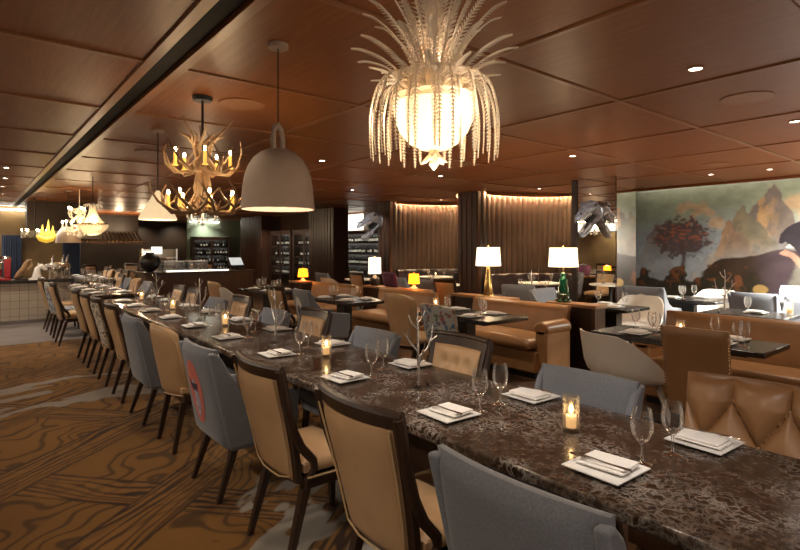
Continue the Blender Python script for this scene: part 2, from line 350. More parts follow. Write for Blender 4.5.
# ------------------------------------------------------------------ the setting
def carpet_paint(X, Y):
    a = math.radians(41); p = X * math.cos(a) + Y * math.sin(a); q = -X * math.sin(a) + Y * math.cos(a)
    base = np.zeros(X.shape + (3,)) + np.array((.215, .098, .018))
    base *= (.78 + .44 * fbm(X * 1.1, Y * 1.1, 3, 5))[..., None]
    dark = np.array((.022, .008, .003))
    # broad flame grain of the field
    w = fbm(p * 1.6, q * 1.6, 3, 2)
    g = np.sin((q * 36 + w * 52)); base = mixc(base, dark, sstep(.45, .95, g) * .66)
    def planks(c, along, period, width, off, base):
        m = np.mod(c - off, period); ins = (m < width)
        wv = fbm(along * 1.3, c * 7, 3, 9); f = m / width
        ln = np.sin((f * 11 + wv * 7) * PI); knots = fbm(along * 2.5, c * 9, 3, 31)
        k = sstep(-.1, .7, ln) * (.6 + .4 * sstep(.35, .6, knots)) * ins
        bb = mixc(base, (.245, .115, .028), ins * .55); bb = mixc(bb, dark, k * .92)
        edge = (np.abs(m - width) < .012) | (m < .012); return mixc(bb, dark, edge * .8)
    base = planks(q, p, 1.12, .34, .62, base)
    cell = np.mod(q - .62, 1.12) >= .34
    b2 = planks(p, q, 1.30, .30, .15, base); base = np.where(cell[..., None], b2, base)
    grey = np.array((.30, .27, .235))
    n = fbm(X * 2.2, Y * 2.2, 4, 77)
    # pale brush-stroke figures woven over the plank pattern
    yc = 6.35 + .25 * np.sin(X * 1.7) + (n - .5) * .5; d = Y - yc
    st = (np.abs(d) < .62); fl = sstep(.50, .56, fbm(X * 1.6 + Y * .5, Y * 5 - X * 1.2, 3, 41)) * st
    ln = sstep(.07, .045, np.abs(np.abs(d) - .60)); base = mixc(base, grey, np.maximum(fl * .75, ln * .85))
    lim = 2.98 + .20 * np.sin(X * 5) + (n - .5) * .6 + (X - 1.2) * .25
    st = sstep(.03, -.03, Y - lim); fl = sstep(.40, .47, fbm(X * 2.2 + Y * 3, Y * 7 - X * 5.5, 3, 51))
    base = mixc(base, grey, st * fl)
    k = sstep(.62, .72, fbm(X * .9, Y * .7, 3, 99)) * sstep(6.8, 7.4, Y); base = mixc(base, (.34, .22, .06), k * .7)
    return np.clip(base, 0, 1)
ys = [1.6]; 
while ys[-1] < 10.1: ys.append(ys[-1] + .0075 * max(1, ys[-1] / 3.0))
o = painted_grid('floor', np.arange(-.5, 2.7, .009), np.array(ys), lambda a, b: np.stack([a, b, a * 0], -1), carpet_paint, M['carpet']); struct(o)
M['farcarpet'] = pm('brown_carpet', (.10, .045, .014), .95, var=.5, scale=2.5, bump=.4, bscale=200)
M['greytile'] = pm('grey_floor_tile', (.17, .15, .145), .45, var=.25, scale=2)
struct(MB().box(-4, 14, -3, 31, -.12, -.004).build('floor.001', M['farcarpet']))
struct(MB().box(-4, 3.0, 10.1, 21, -.004, .004).build('floor.002', M['greytile']))
# ceiling: veneer panels hung under a dark deck, with a black slot
deck = MB().box(-4, 14, -3, 31, CZ + .03, CZ + .12)
struct(deck.build('ceiling', M['groove']))
GX = [-3.97, 1.07, 2.75, 4.43, 6.11, 7.79, 9.47, 11.42]; GY = [.82 + 1.57 * k for k in range(-2, 19)]
pn = MB(); tr = MB()
for i in range(len(GX) - 1):
    a = GX[i] + (.13 if i == 1 else .024); b = GX[i + 1] - (.13 if i == 0 else .024)
    for j in range(len(GY) - 1):
        pn.box(a, b, GY[j] + .024, GY[j + 1] - .024, CZ, CZ + .03)
struct(pn.build('ceiling.001', M['ceilwood'], bevel=.012, seg=1))
for j in range(1, len(GY) - 1):
    tr.box(-3.97, .925, GY[j] - .02, GY[j] + .02, CZ - .014, CZ + .028); tr.box(1.215, 11.4, GY[j] - .02, GY[j] + .02, CZ - .012, CZ + .028)
for x in GX[2:-1]: tr.box(x - .02, x + .02, -2.3, 29, CZ - .014, CZ + .028)
tr.box(.925, 1.0, -2.3, 29, CZ - .02, CZ + .028); tr.box(1.14, 1.215, -2.3, 29, CZ - .02, CZ + .028)
struct(tr.build('trim_ceiling', M['ceiltrim'], bevel=.004, seg=1))
struct(MB().box(1.0, 1.14, -2.3, 29, CZ + .015, CZ + .029).build('trim_slot', M['slotblack']))
# right wall with the mural
struct(MB().box(11.72, 11.9, -3, 31, 0, 3.0).build('wall_right', M['darkwall']))
def mural_paint(s, z):
    n = fbm(s * 2.2, z * 2.2, 4, 3); n2 = fbm(s * 7, z * 7, 4, 8)
    sky = np.zeros(s.shape + (3,)) + np.array((.20, .205, .215)); sky = mixc(sky, (.20, .215, .150), sstep(1.7, 2.35, z + (n - .5) * .4))
    c = sky * (.85 + .3 * n)[..., None]
    c = mixc(c, (.27, .27, .31), np.exp(-((s - 2.35) / .35) ** 2 - ((z - 1.55) / .45) ** 2) * .8)
    for (cs, cz, r) in [(.95, 2.33, .16), (1.15, 2.38, .15), (1.35, 2.33, .18), (1.5, 2.2, .17), (1.62, 2.02, .2), (1.25, 2.2, .14), (2.95, 2.35, .24), (3.2, 2.2, .3)]:
        d = np.sqrt((s - cs) ** 2 + ((z - cz) * 1.2) ** 2) + (n2 - .5) * .2; c = mixc(c, (.36, .215, .12), sstep(r, r * .4, d) * .75)
    def peak(c, ps, pz, lw, rw, col, lit, seed):
        nn = fbm(s * 5, z * 5, 4, seed); rz = pz - np.where(s < ps, (ps - s) * lw, (s - ps) * rw) + (nn - .5) * .34
        ins = sstep(-.02, .03, rz - z); f = fbm(s * 12 - z * 4, z * 4 + s * 6, 4, seed + 5)
        cc = np.zeros(s.shape + (3,)) + np.array(col); cc = mixc(cc, lit, sstep(.42, .62, f) * sstep(.25, -.35, s - ps) ); fade = sstep(1.2, 1.9, z) * .75 + .25
        return mixc(c, cc, ins * fade)
    c = peak(c, .42, 2.13, 2.2, 2.5, (.13, .10, .09), (.17, .12, .09), 11)
    c = peak(c, 2.62, 2.78, 1.25, 2.3, (.13, .10, .085), (.33, .19, .085), 21)
    c = peak(c, 2.1, 2.32, 1.8, 1.4, (.13, .11, .075), (.2, .14, .08), 36)
    c = peak(c, 1.86, 2.07, 2.6, 1.5, (.16, .10, .07), (.33, .17, .085), 25)
    # red-leaved tree
    d = np.sqrt(((s - .93) / .56) ** 2 + ((z - 1.72) / .40) ** 2); lf = fbm(s * 13, z * 18, 4, 61)
    tr_ = sstep(.05, -.05, np.abs(s - .95 - .05 * np.sin(z * 6)) - .035) * (z < 1.7); c = mixc(c, (.045, .028, .024), tr_)
    k = sstep(1.12, .85, d + (lf - .5) * 1.0); lc = np.zeros(s.shape + (3,)) + np.array((.055, .032, .030)); lc = mixc(lc, (.23, .06, .025), sstep(.5, .7, fbm(s * 18, z * 24, 3, 71)) * sstep(1.45, 1.8, z)); c = mixc(c, lc, k * .92)
    # dark hill
    top = 1.34 + .04 * np.sin(s * 3) - sstep(1.75, 1.3, s) * .28 + sstep(2.3, 2.75, s) * .1
    k = sstep(1.3, 1.42, s) * sstep(.0, .03, top - z + (n2 - .5) * .05); c = mixc(c, (.028, .016, .010), k); c = mixc(c, (.055, .037, .045), k * sstep(2.1, 2.7, s) * .9)
    # undergrowth
    k = sstep(.0, .1, .98 + (n2 - .5) * .5 - z + .1 * np.sin(s * 9)) * sstep(2.6, 2.2, s); c = mixc(c, (.020, .016, .010), k); c = mixc(c, (.10, .035, .015), k * sstep(.58, .7, n2) * sstep(.55, .8, z))
    d = np.sqrt(((s - 2.4) / .13) ** 2 + ((z - .70) / .1) ** 2); c = mixc(c, (.26, .16, .06), sstep(1.1, .8, d + (n2 - .5) * .4))
    # pale rock and a dark creature with open jaws at the right
    k = sstep(2.9, 3.0, s + (n2 - .5) * .15 + sstep(1.2, .3, z) * .14) * (z < 1.25); c = mixc(c, (.13, .12, .10), k)
    def inpoly(pts):
        r = np.zeros(s.shape, bool); n_ = len(pts)
        ss = s + (n2 - .5) * .03; zz = z + (n - .5) * .04
        for q in range(n_):
            (x1, y1), (x2, y2) = pts[q], pts[(q + 1) % n_]
            if y1 != y2: r ^= ((y1 > zz) != (y2 > zz)) & (ss < (x2 - x1) * (zz - y1) / (y2 - y1) + x1)
        return r.astype(float)
    c = mixc(c, (.026, .020, .026), inpoly([(2.69, 1.60), (2.71, 1.76), (2.83, 1.90), (3.02, 2.0), (3.5, 2.1), (4.4, 1.9), (4.8, 1.2), (4.8, .5), (3.4, .6), (3.2, 1.1), (3.02, 1.34), (2.93, 1.50), (2.80, 1.63), (2.75, 1.58)]))
    c = mixc(c, (.34, .18, .13), inpoly([(2.69, 1.39), (2.80, 1.47), (2.93, 1.40), (3.06, 1.25), (3.2, 1.02), (3.02, 1.13), (2.86, 1.32)])); c = mixc(c, (.5, .48, .44), inpoly([(2.80, 1.50), (2.86, 1.58), (2.93, 1.50), (2.86, 1.49)]))
    tx = .74 + .52 * fbm(s * 7, z * 10, 4, 91); c = c * (tx * .60)[..., None]
    return np.clip(c, 0, 1)
mu = painted_grid('mural', np.arange(-.3, 8.6, .014), np.arange(.02, CZ + .1, .014), lambda a, b: np.stack([a * 0 + 11.715, 5.88 - a, b], -1), mural_paint, M['mural'])
tag(mu, 'painted landscape mural with red tree, mountains and dark hill on the right wall', 'mural')
struct(MB().box(11.42, 11.46, -3, 5.9, CZ - .05, CZ + .03).build('trim_mural', M['ceilwood']))
st = tag(MB().box(11.50, 11.53, -2.8, 5.88, CZ + .0, CZ + .02).build('cove_light', M['ledcool']), 'long cool cove light strip along the top of the mural', 'light strip')
l = bpy.data.lights.new('cove_beam', 'AREA'); l.shape = 'RECTANGLE'; l.size = 8.4; l.size_y = .06; l.energy = 1900; l.color = (1, .97, .84)
lo = bpy.data.objects.new('cove_beam', l); C.objects.link(lo); lo.location = (11.675, 1.5, CZ - .02); lo.rotation_euler = (0, math.radians(12), PI / 2)
lo.rotation_euler = Vector((.3, 0, -1)).to_track_quat('-Z', 'X').to_euler()
# timber columns along the alcove line
def column(y0, y1, x0=9.0, x1=9.55):
    m = MB().box(x0, x1, y0, y1, 0, CZ + .02); n = max(2, int((y1 - y0) / .16))
    for i in range(n):
        yy = y0 + (i + .5) * (y1 - y0) / n; m.box(x0 - .02, x0, yy - .055, yy + .055, 0, CZ)
    struct(m.build('column', M['column'], bevel=.006, seg=1))
for y0, y1 in [(8.24, 8.88), (11.5, 12.06), (14.4, 16.0), (19.8, 21.9)]: column(y0, y1)
# mirror-clad pier beside the mural
struct(MB().box(9.02, 9.72, 4.92, 5.70, 0, CZ + .02).build('column.004', M['darkwood']))
struct(MB().box(8.98, 9.14, 5.70, 5.80, 0, CZ + .02).build('column.005', M['darkwood']))
def mirror(name, x0, x1, y0, y1, z0, z1, lab):
    tag(MB().box(x0, x1, y0, y1, z0, z1).build(name, M['mirror']), lab, 'mirror')
mirror('mirror', 9.008, 9.02, 4.925, 5.695, .02, CZ - .005, 'tall mirror panel behind the silver dinosaur head next to the mural')
mirror('mirror', 9.025, 9.715, 4.908, 4.92, .02, CZ - .005, 'narrow mirror on the pier side that meets the mural')
# ribbed curved alcoves with a lit top
def alcove(yc, ry, rx, label, nseg):
    vs = []; fs = []; n = nseg * 6
    for i in range(n + 1):
        th = PI / 2 - PI * i / n; rr = 1 - .017 * abs(math.sin(PI * i / 6)) ** .6
        x = 9.1 + rx * math.cos(th) * rr; y = yc + ry * math.sin(th) * rr
        vs += [(x, y, 0), (x, y, CZ + .02)]
        if i: fs.append((2 * i - 2, 2 * i, 2 * i + 1, 2 * i - 1))
    m = MB(); m.add(vs, fs); struct(m.build('wall_alcove', M['rib'], ang=50))
    pts = [(9.1 + (rx - .070) * math.cos(PI / 2 - PI * i / 40), yc + (ry - .052) * math.sin(PI / 2 - PI * i / 40), CZ - .035) for i in range(1, 40)]
    led = MB().tube(pts, .009, 6).build('cove_light', M['led']); tag(led, label, 'light strip')
    m = MB(); vs = []; fs = []
    for i in range(41):
        th = PI / 2 - PI * i / 40; c, s = math.cos(th), math.sin(th)
        for d in (.17, .15):
            for z in (CZ - .085, CZ + .01): vs.append((9.1 + (rx - d) * c, yc + (ry - d) * s, z))
        if i:
            b = 4 * i; a = b - 4; fs += [(a, b, b + 1, a + 1), (a + 2, a + 3, b + 3, b + 2), (a, a + 2, b + 2, b), (a + 1, b + 1, b + 3, a + 3)]
    m.add(vs, fs); struct(m.build('trim_alcove', M['ceilwood']))
alcove(6.97, 1.27, 2.0, 'warm light strip curving along the top of the nearer ribbed alcove', 40)
alcove(10.19, 1.31, 2.0, 'warm light strip curving along the top of the farther ribbed alcove', 40)
# bottle display bay between two columns
struct(MB().box(11.25, 11.35, 11.9, 18.6, 0, CZ + .02).build('wall_bay', M['darkwall']))
tag(MB().box(10.94, 10.99, 15.6, 18.5, 2.14, 2.74).build('light_panel', M['litwhite']), 'bright cream light panel above the bottle shelves behind the columns', 'light panel')
# wall of wine cabinets farther along
struct(MB().box(9.7, 9.8, 16.0, 19.8, 0, CZ + .02).build('wall_cabinets', M['column']))
# far end
struct(MB().box(-4, 12, 30, 30.15, 0, CZ + .02).build('wall_end', M['darkwall']))
struct(MB().box(-4, 2.4, 20.6, 20.75, 0, CZ + .02).build('wall_bar', M['goldwall']))
tag(MB().box(-3.9, 2.3, 20.42, 20.46, 2.68, 2.72).build('cove_light', M['ledcool']), 'white cove light strip above the bar back wall', 'light strip')
l = bpy.data.lights.new('cove_beam', 'AREA'); l.shape = 'RECTANGLE'; l.size = 6; l.size_y = .06; l.energy = 120; l.color = (1, .9, .68)
lo = bpy.data.objects.new('cove_beam', l); C.objects.link(lo); lo.location = (-.8, 20.4, 2.7); lo.rotation_euler = Vector((0, .25, -1)).to_track_quat('-Z', 'X').to_euler()
struct(MB().box(2.4, 9.5, 28.6, 28.7, 0, CZ + .02).build('wall_kitchen', M['darkwall']))
struct(MB().box(7.6, 11.4, 24.6, 24.7, 0, CZ + .02).build('wall_green', M['litgreen']))
tag(MB().box(7.7, 9.0, 24.48, 24.52, 2.68, 2.72).build('cove_light', M['ledcool']), 'short white cove light strip on the green wall by the wine cabinets', 'light strip')
for q in ((3.0, 27.6), (5.0, 27.8), (6.6, 27.8), (8.2, 27.6)): spot((q[0], q[1], 2.7), (q[0], 28.6, 1.2), 40, 110, 1, SOFT)  # spots without fittings, added to brighten the dark kitchen wall
spot((8.3, 24.2, 2.7), (8.3, 24.65, 1.6), 60, 110, 1, (.95, 1, .85))
# left side of the room, seen in the mirrors
struct(MB().box(-4.15, -4, -3, 31, 0, CZ + .02).build('wall_left', M['goldwall']))
tag(MB().box(-3.94, -3.9, 4, 20, 2.68, 2.72).build('cove_light', M['ledcool']), 'cove light strip on the far left wall', 'light strip')
tag(MB().box(-3.99, -3.95, 10.5, 16, 2.25, 2.6).build('light_panel', M['litwhite']), 'long cream light panel on the far left wall', 'light panel')
for k, yy in enumerate((9, 12, 15)): spot((-3.4, yy, 2.7), (-4, yy, 1.7), 120, 110, 1, (1, .92, .75))
# downlights and speaker grilles
dl = proto('downlight'); MB().lathe([(.045, 0), (.058, 0), (.058, .012), (.045, .012)], n=16, cap=False).build('ring', M['trimring'], dl); MB().lathe([(.0001, .006), (.044, .006), (.044, .010), (.0001, .010)], n=16, cap=False).build('lens', M['downlight'], dl)
for i, (x, y) in enumerate(DOWN):
    place(dl, (x, y, CZ - .012), 0, 'small recessed downlight glowing in the veneer ceiling', 'downlight', 'recessed ceiling downlights')
sp = proto('ceiling_speaker'); MB().lathe([(.17, .004), (.19, 0), (.20, .004), (.20, .012), (.17, .012)], n=32, cap=False).build('rim', M['trimring'], sp); MB().lathe([(.0001, .004), (.17, .004), (.17, .012), (.0001, .012)], n=32, cap=False).build('grille', M['trimring'], sp)
for (x, y, t) in [(5.2, 1.65, 'at the upper right of the ceiling'), (1.9, 4.6, 'beside the antler chandelier stem'), (8.96, 3.26, 'near the mural cove'), (1.9, 7.7, 'behind the cream bell pendant')]:
    place(sp, (x, y, CZ - .012), 0, 'round flush speaker grille ' + t, 'speaker')
# ------------------------------------------------------------------ chairs (local: seat centre at origin, sitter faces +y)
def legs(r, fx, fy, bx, by, zt, splay=.05, m='darkwood', w=.042, front_only=False):
    for s in (-1, 1):
        MB().bar((s * (fx + .01), fy + .02, 0), (s * fx, fy, zt), .026, w).build('leg', M[m], r)
        if not front_only: MB().bar((s * (bx + .015), by - splay, 0), (s * bx, by, zt), .026, w).build('leg', M[m], r)
def cushion(w0, w1, y0, y1, z0, z1, name, m, r, puff=.012, w=.0):
    def P(u, v):
        y = y0 + (y1 - y0) * v; hw = w0 + (w1 - w0) * v
        return (u * hw, y, (z0 + z1) / 2)
    return MB().slab(P, z1 - z0, 12, 10, p=10, mn=.45, nrm=(0, 0, 1), disp=lambda u, v: puff * (1 - u * u) * (1 - (2 * v - 1) ** 2)).build(name, m, r, ang=60)
def chair_framed(leather, name='dining_chair'):
    r = proto(name)
    def mid(u, v, grow=0):
        z = .40 + .53 * v; hw = (.185 + .055 * v ** .7) + grow
        return (u * hw, -.215 - .115 * v ** 1.2 - .045 * (1 - u * u) * (.4 + .6 * v), z + grow * (v * 2 - 1))
    m = MB().slab(lambda u, v: mid(u, v, .012), .034, 14, 12, p=30, mn=.8); m.build('back_frame', M['darkwood'], r, ang=50)
    out = MB().slab(lambda u, v: Vector(mid(u * .93, .0 + v * .945)) + Vector((0, -.017, 0)), .03, 14, 12, p=6, mn=.15, dback=lambda u, v: .008).build('outer_panel', leather, r, ang=70)
    def btn(u, v):
        d = 0
        for bu in (-.5, 0, .5):
            for bv in (.45, .75): d -= .026 * math.exp(-((u - bu) / .14) ** 2 - ((v - bv) / .10) ** 2)
        return d + .012
    MB().slab(lambda u, v: Vector(mid(u * .88, .06 + v * .85)) + Vector((0, .018, 0)), .03, 26, 26, p=8, mn=.15, disp=btn).build('inner_panel', leather, r, ang=70)
    for s in (-1, 1):
        pts = [(s * .252, -.345, .945), (s * .247, -.315, .80), (s * .238, -.270, .66), (s * .235, -.225, .57), (s * .238, -.165, .50), (s * .225, -.15, .455), (s * .21, -.185, .40)]
        MB().tube(pts, [.021, .022, .022, .022, .021, .019, .018], 8).build('stile', M['darkwood'], r)
    pts = [Vector(mid(-1 + 2 * i / 14, 1, .012)) + Vector((0, 0, .006)) for i in range(15)]
    MB().tube(pts, .019, 8).build('top_rail', M['darkwood'], r)
    pts = [Vector(mid(u * .93, v * .945)) + Vector((0, -.036, 0)) for u, v in [(-1, 1), (-1, .6), (-1, .3), (-1, .05), (-.5, 0), (0, 0), (.5, 0), (1, .05), (1, .3), (1, .6), (1, 1)]]
    MB().tube(pts, .0045, 6).build('piping', M['piping'], r)
    cushion(.22, .235, -.20, .24, .415, .50, 'seat', leather, r)
    pts = [(-.232, -.19, .418), (-.242, .0, .418), (-.236, .235, .418), (.236, .235, .418), (.242, 0, .418), (.232, -.19, .418)]
    MB().tube(pts, .005, 6).build('seat_piping', M['piping'], r)
    MB().box(-.215, .215, -.19, .215, .355, .415).build('seat_frame', M['darkwood'], r, bevel=.006)
    legs(r, .195, .195, .195, -.185, .36, .10)
    return r
def chair_wing(fab, decal=None, name='armchair'):
    """upholstered back with sloping side wings"""
    r = proto(name)
    def mid(u, v):
        hw = .245 + .03 * v; return (u * hw, -.235 - .12 * v + .03 * u * u * v, .31 + .60 * v)
    MB().slab(mid, .075, 14, 10, p=14, mn=.3, dback=lambda u, v: .012 * (1 - u * u)).build('back', fab, r, ang=60)
    cr = [(-.372, .895), (-.33, .895), (-.29, .855), (-.245, .77), (-.17, .685), (-.06, .635), (.10, .615), (.20, .605), (.215, .58), (.20, .31), (-.235, .31)]
    for s in (-1, 1):
        m = MB().prism(cr, 0, s * .245 - .018, s * .245 + .018)
        m.v = [(x * (1 + .17 * max(0, z - .3)), y, z) for x, y, z in m.v]; m.build('wing', fab, r, bevel=.014, seg=3)
    cushion(.215, .22, -.19, .235, .36, .49, 'seat', fab, r)
    MB().box(-.25, .25, -.22, .20, .29, .36).build('seat_base', fab, r, bevel=.015)
    legs(r, .21, .17, .21, -.19, .30, .10)
    if decal: decal(r, mid)
    return r
def oval_decal(r, mid, bgm, figs, cu=0.0, cv=.52, ru=.42, rv=.33):
    """oval print on the outside of a chair back, with a figure of its own"""
    def pt(u, v, lift):
        p = Vector(mid(u, v)); e = math.sqrt((1 - abs(u) ** 14) * (1 - abs(2 * v - 1) ** 14)); return p - Vector((0, .0375 * e + .012 * (1 - u * u) * e + lift, 0))
    def patch(name, poly, m, lift, parent):
        c = (sum(p[0] for p in poly) / len(poly), sum(p[1] for p in poly) / len(poly)); vs = []; fs = []; k = len(poly); R = 5
        vs.append(pt(*c, lift))
        for j in range(1, R + 1):
            for p in poly: vs.append(pt(c[0] + (p[0] - c[0]) * j / R, c[1] + (p[1] - c[1]) * j / R, lift))
        for i in range(k): fs.append((0, 1 + i, 1 + (i + 1) % k))
        for j in range(R - 1):
            for i in range(k): fs.append((1 + j * k + i, 1 + j * k + (i + 1) % k, 1 + (j + 1) * k + (i + 1) % k, 1 + (j + 1) * k + i))
        m_ = MB(); m_.add(vs, fs); return m_.build(name, m, parent)
    d = patch('oval_print', [(cu + ru * math.cos(2 * PI * i / 32), cv + rv * math.sin(2 * PI * i / 32)) for i in range(32)], bgm, .0025, r)
    for k, (poly, m) in enumerate(figs): patch('print_figure', [(cu + a, cv + b) for a, b in poly], m, .004 + .001 * k, d)
M['coral'] = pm('coral_print', (.62, .17, .13), .8, var=.1); M['printlilac'] = pm('lilac_print', (.40, .36, .44), .8, var=.35, scale=40)
M['printdark'] = pm('dark_print', (.05, .04, .07), .8, var=.3); M['printwhite'] = pm('white_print', (.62, .58, .54), .8, var=.05); M['printpurple'] = pm('purple_print', (.09, .05, .13), .8, var=.3)
FIG_DEER = [([(-.10, -.24), (.08, -.26), (.20, -.14), (.22, .0), (.12, .07), (.05, .13), (-.06, .13), (-.12, .04), (-.08, -.06), (-.14, -.14)], M['printlilac']),
            ([(-.30, .13), (-.20, .04), (-.08, .0), (.02, .03), (.12, .0), (.24, .10), (.10, .085), (.04, .10), (-.02, .085), (-.14, .085)], M['printdark'])]
FIG_HEAD = [([(-.24, -.22), (.20, -.22), (.26, -.04), (.24, .06), (.12, .09), (.04, .15), (-.12, .16), (-.24, .06)], M['printpurple']), ([(.06, -.08), (.16, -.10), (.2, .0), (.12, .04)], M['printwhite'])]
def chair_wrap(fab, name='side_chair'):
    """slim frameless chair, back wrapping round the sitter"""
    r = proto(name)
    def mid(u, v):
        hw = .20 + .06 * math.sin(v * PI * .55); return (u * hw, -.26 - .10 * v + .11 * u * u * (1 - .15 * v), .40 + .53 * v - .05 * (abs(u) ** 4) * v)
    MB().slab(mid, .06, 16, 12, p=8, mn=.2).build('back', fab, r, ang=70)
    pts = [Vector(mid(u, v)) + Vector((0, -.016, 0)) for u, v in [(-.97, .0), (-.98, .3), (-.98, .6), (-.97, .85), (-.8, .975), (-.4, .99), (0, .995), (.4, .99), (.8, .975), (.97, .85), (.98, .6), (.98, .3), (.97, .0), (.5, .01), (0, .01), (-.5, .01), (-.97, .0)]]
    MB().tube(pts, .0055, 6).build('piping', M['piping'], r)
    cushion(.215, .225, -.22, .23, .41, .49, 'seat', fab, r)
    MB().box(-.205, .205, -.2, .21, .355, .415).build('seat_frame', M['darkwood'], r, bevel=.006)
    legs(r, .19, .19, .185, -.2, .36, .07)
    return r
def chair_tufted(fab):
    r = proto('tufted_chair'); du, dv = .33, .58
    def tuft(u, v):
        x = u / du / 2 - .05; y = (v - .54) / dv
        a, b = x + y, x - y
        f = abs(math.sin(PI * a)) * abs(math.sin(PI * b)); g = min(abs(math.sin(PI * a)), abs(math.sin(PI * b)))
        if y > .5: g = abs(math.cos(PI * x))
        return .062 * (g ** .45) - .016
    def mid(u, v): return (u * (.29 + .015 * v), -.24 - .10 * v - .01 * (1 - u * u), .40 + .545 * v + .012 * (1 - u * u) * v)
    MB().slab(mid, .10, 112, 96, p=9, mn=.12, disp=tuft).build('back', fab, r, ang=85)
    bt = []
    for i in range(-3, 4):
        for j in (-1, 0, 1):
            x, y = i / 2, j / 2
            if (i + j) % 2: continue
            u = (x + .05) * 2 * du; v = y * dv + .54
            if abs(u) < .9 and .05 < v < .9: bt.append((u, v))
    for u, v in bt:
        p = Vector(mid(u, v)) + Vector((0, .044, 0)); MB().ball(p, .011, 8, 6, (1, .6, 1)).build('button', fab, r)
    cushion(.28, .28, -.2, .25, .36, .49, 'seat', fab, r); MB().box(-.27, .27, -.22, .22, .29, .37).build('seat_base', fab, r, bevel=.012); legs(r, .22, .18, .22, -.2, .30, .07)
    return r
def chair_shell(name='shell_chair'):
    r = proto(name); vs = []; fs = []; na, ns = 36, 9
    def rim(phi):   # phi 0 at the back
        c = abs(phi) / PI; k = sst(c)
        return .84 - .40 * k
    def sst(c):
        t = min(1, max(0, (c - .18) / .62)); return t * t * (3 - 2 * t)
    for lay in (0, 1):
        for i in range(na + 1):
            phi = -PI + 2 * PI * i / na; h = rim(phi)
            for j in range(ns + 1):
                s = j / ns; rad = (.03 + .23 * min(1, s * 1.7)) + .045 * max(0, s - .45) - lay * .012 * (s > .1); z = .44 + (h - .44) * max(0, (s - .38) / .62) ** 1.15 + lay * .010 * (1 - s) 
                vs.append((math.sin(phi) * rad * 1.12, -math.cos(phi) * (rad * (1.05 + .20 * max(0, s - .4))), z))
    w = ns + 1; k = (na + 1) * w
    for lay in (0, 1):
        for i in range(na):
            for j in range(ns):
                a = lay * k + i * w + j; f = (a, a + 1, a + w + 1, a + w); fs.append(f if lay == 0 else f[::-1])
    for i in range(na): a = i * w + ns; fs.append((a, a + w, k + a + w, k + a))
    m = MB(); m.add(vs, fs); m.build('shell', M['shell'], r, ang=70)
    cushion(.2, .2, -.19, .2, .445, .485, 'seat_pad', M['shell'], r)
    for sx in (-1, 1):
        for sy in (-1, 1): MB().tube([(sx * .15, sy * .14, .44), (sx * .20, sy * .20, .2), (sx * .23, sy * .23, 0)], [.024, .017, .012], 8).build('leg', M['shell'], r)
    return r
def chair_nail(fab):
    r = proto('high_back_chair')
    def mid(u, v): return (u * (.235 + .015 * v), -.22 - .10 * v, .36 + .62 * v)
    MB().slab(mid, .075, 12, 12, p=16, mn=.35).build('back', fab, r, ang=60)
    for s in (-1, 1):
        m = MB()
        for i in range(26): m.ball(Vector(mid(s * .985, .08 + .88 * i / 25)) + Vector((s * .004, -.026, 0)), .0065, 6, 4)
        m.build('nailheads', M['brass'], r)
    cushion(.235, .24, -.19, .25, .38, .49, 'seat', fab, r); MB().box(-.23, .23, -.2, .22, .31, .39).build('seat_base', fab, r, bevel=.01); legs(r, .2, .19, .2, -.19, .32, .06)
    return r
CH = dict(framed=chair_framed(M['tan']), wing=chair_wing(M['grey']), wrap=chair_wrap(M['tan']), tufted=chair_tufted(M['brownleather']), shell=chair_shell(), nail=chair_nail(M['brownleather']),
          decal=chair_wing(M['grey'], lambda r, mid: oval_decal(r, mid, M['coral'], FIG_DEER)), leaf=chair_framed(M['leafprint'], 'printed_chair'), floral=chair_wrap(M['floral'], 'floral_chair'),
          whitedecal=chair_wing(M['grey'], lambda r, mid: oval_decal(r, mid, M['printwhite'], FIG_HEAD)))
RF = -PI / 2      # facing +X
RB = PI / 2       # facing -X
# ------------------------------------------------------------------ table ware
def make_glass():
    r = proto('wine_glass')
    MB().lathe([(.0105, .074), (.020, .082), (.029, .095), (.036, .116), (.0378, .14), (.0345, .172), (.0305, .192)], n=24, cap=False).build('bowl', M['glass'], r, ang=80)
    MB().lathe([(.0345, .0012), (.0335, .003), (.012, .006), (.0048, .013), (.0042, .040), (.0048, .064), (.0104, .0738)], n=16, cap=False).build('stem', M['glass'], r, ang=80)
    return r
def make_plate():
    r = proto('plate')
    def P(u, v): return (u * .102, (v - .5) * .204, .008 + .006 * max(abs(u), abs(2 * v - 1)) ** 6)
    MB().slab(P, .007, 12, 12, p=30, mn=.5, nrm=(0, 0, 1)).build('dish', M['white'], r, ang=60)
    return r
def make_napkin():
    m = MB()
    def P(u, v): return (u * .062, (v - .5) * .165, .010 + .002 * math.sin(u * 3) + .004 * (1 - v))
    m.slab(P, .013, 10, 10, p=14, mn=.3, nrm=(0, 0, 1)); m.slab(lambda u, v: (u * .056 + .004, (v - .5) * .155 - .003, .019 + .003 * (1 - v)), .008, 8, 8, p=14, mn=.3, nrm=(0, 0, 1))
    return m.build('napkin', M['napkin'], None, ang=60)
def make_fork():
    r = proto('fork')
    MB().tube([(0, -.10, .004), (0, -.03, .006), (0, .03, .010), (0, .05, .008)], [.0055, .0032, .003, .005], 6).build('handle', M['steel'], r)
    m = MB(); m.obox((0, .062, .009), (.020, .026, .002))
    for k in (-1.5, -.5, .5, 1.5): m.tube([(k * .0055, .074, .009), (k * .0055, .098, .006), (k * .0052, .108, .009)], .0014, 5)
    m.build('tines', M['steel'], r); return r
def make_knife():
    r = proto('knife'); MB().tube([(0, -.10, .005), (0, .0, .006)], [.006, .0045], 6).build('handle', M['steel'], r)
    MB().prism([(-.006, 0), (.006, 0), (.007, .08), (.001, .11), (-.006, .10)], 2, .004, .006).build('blade', M['steel'], r); return r
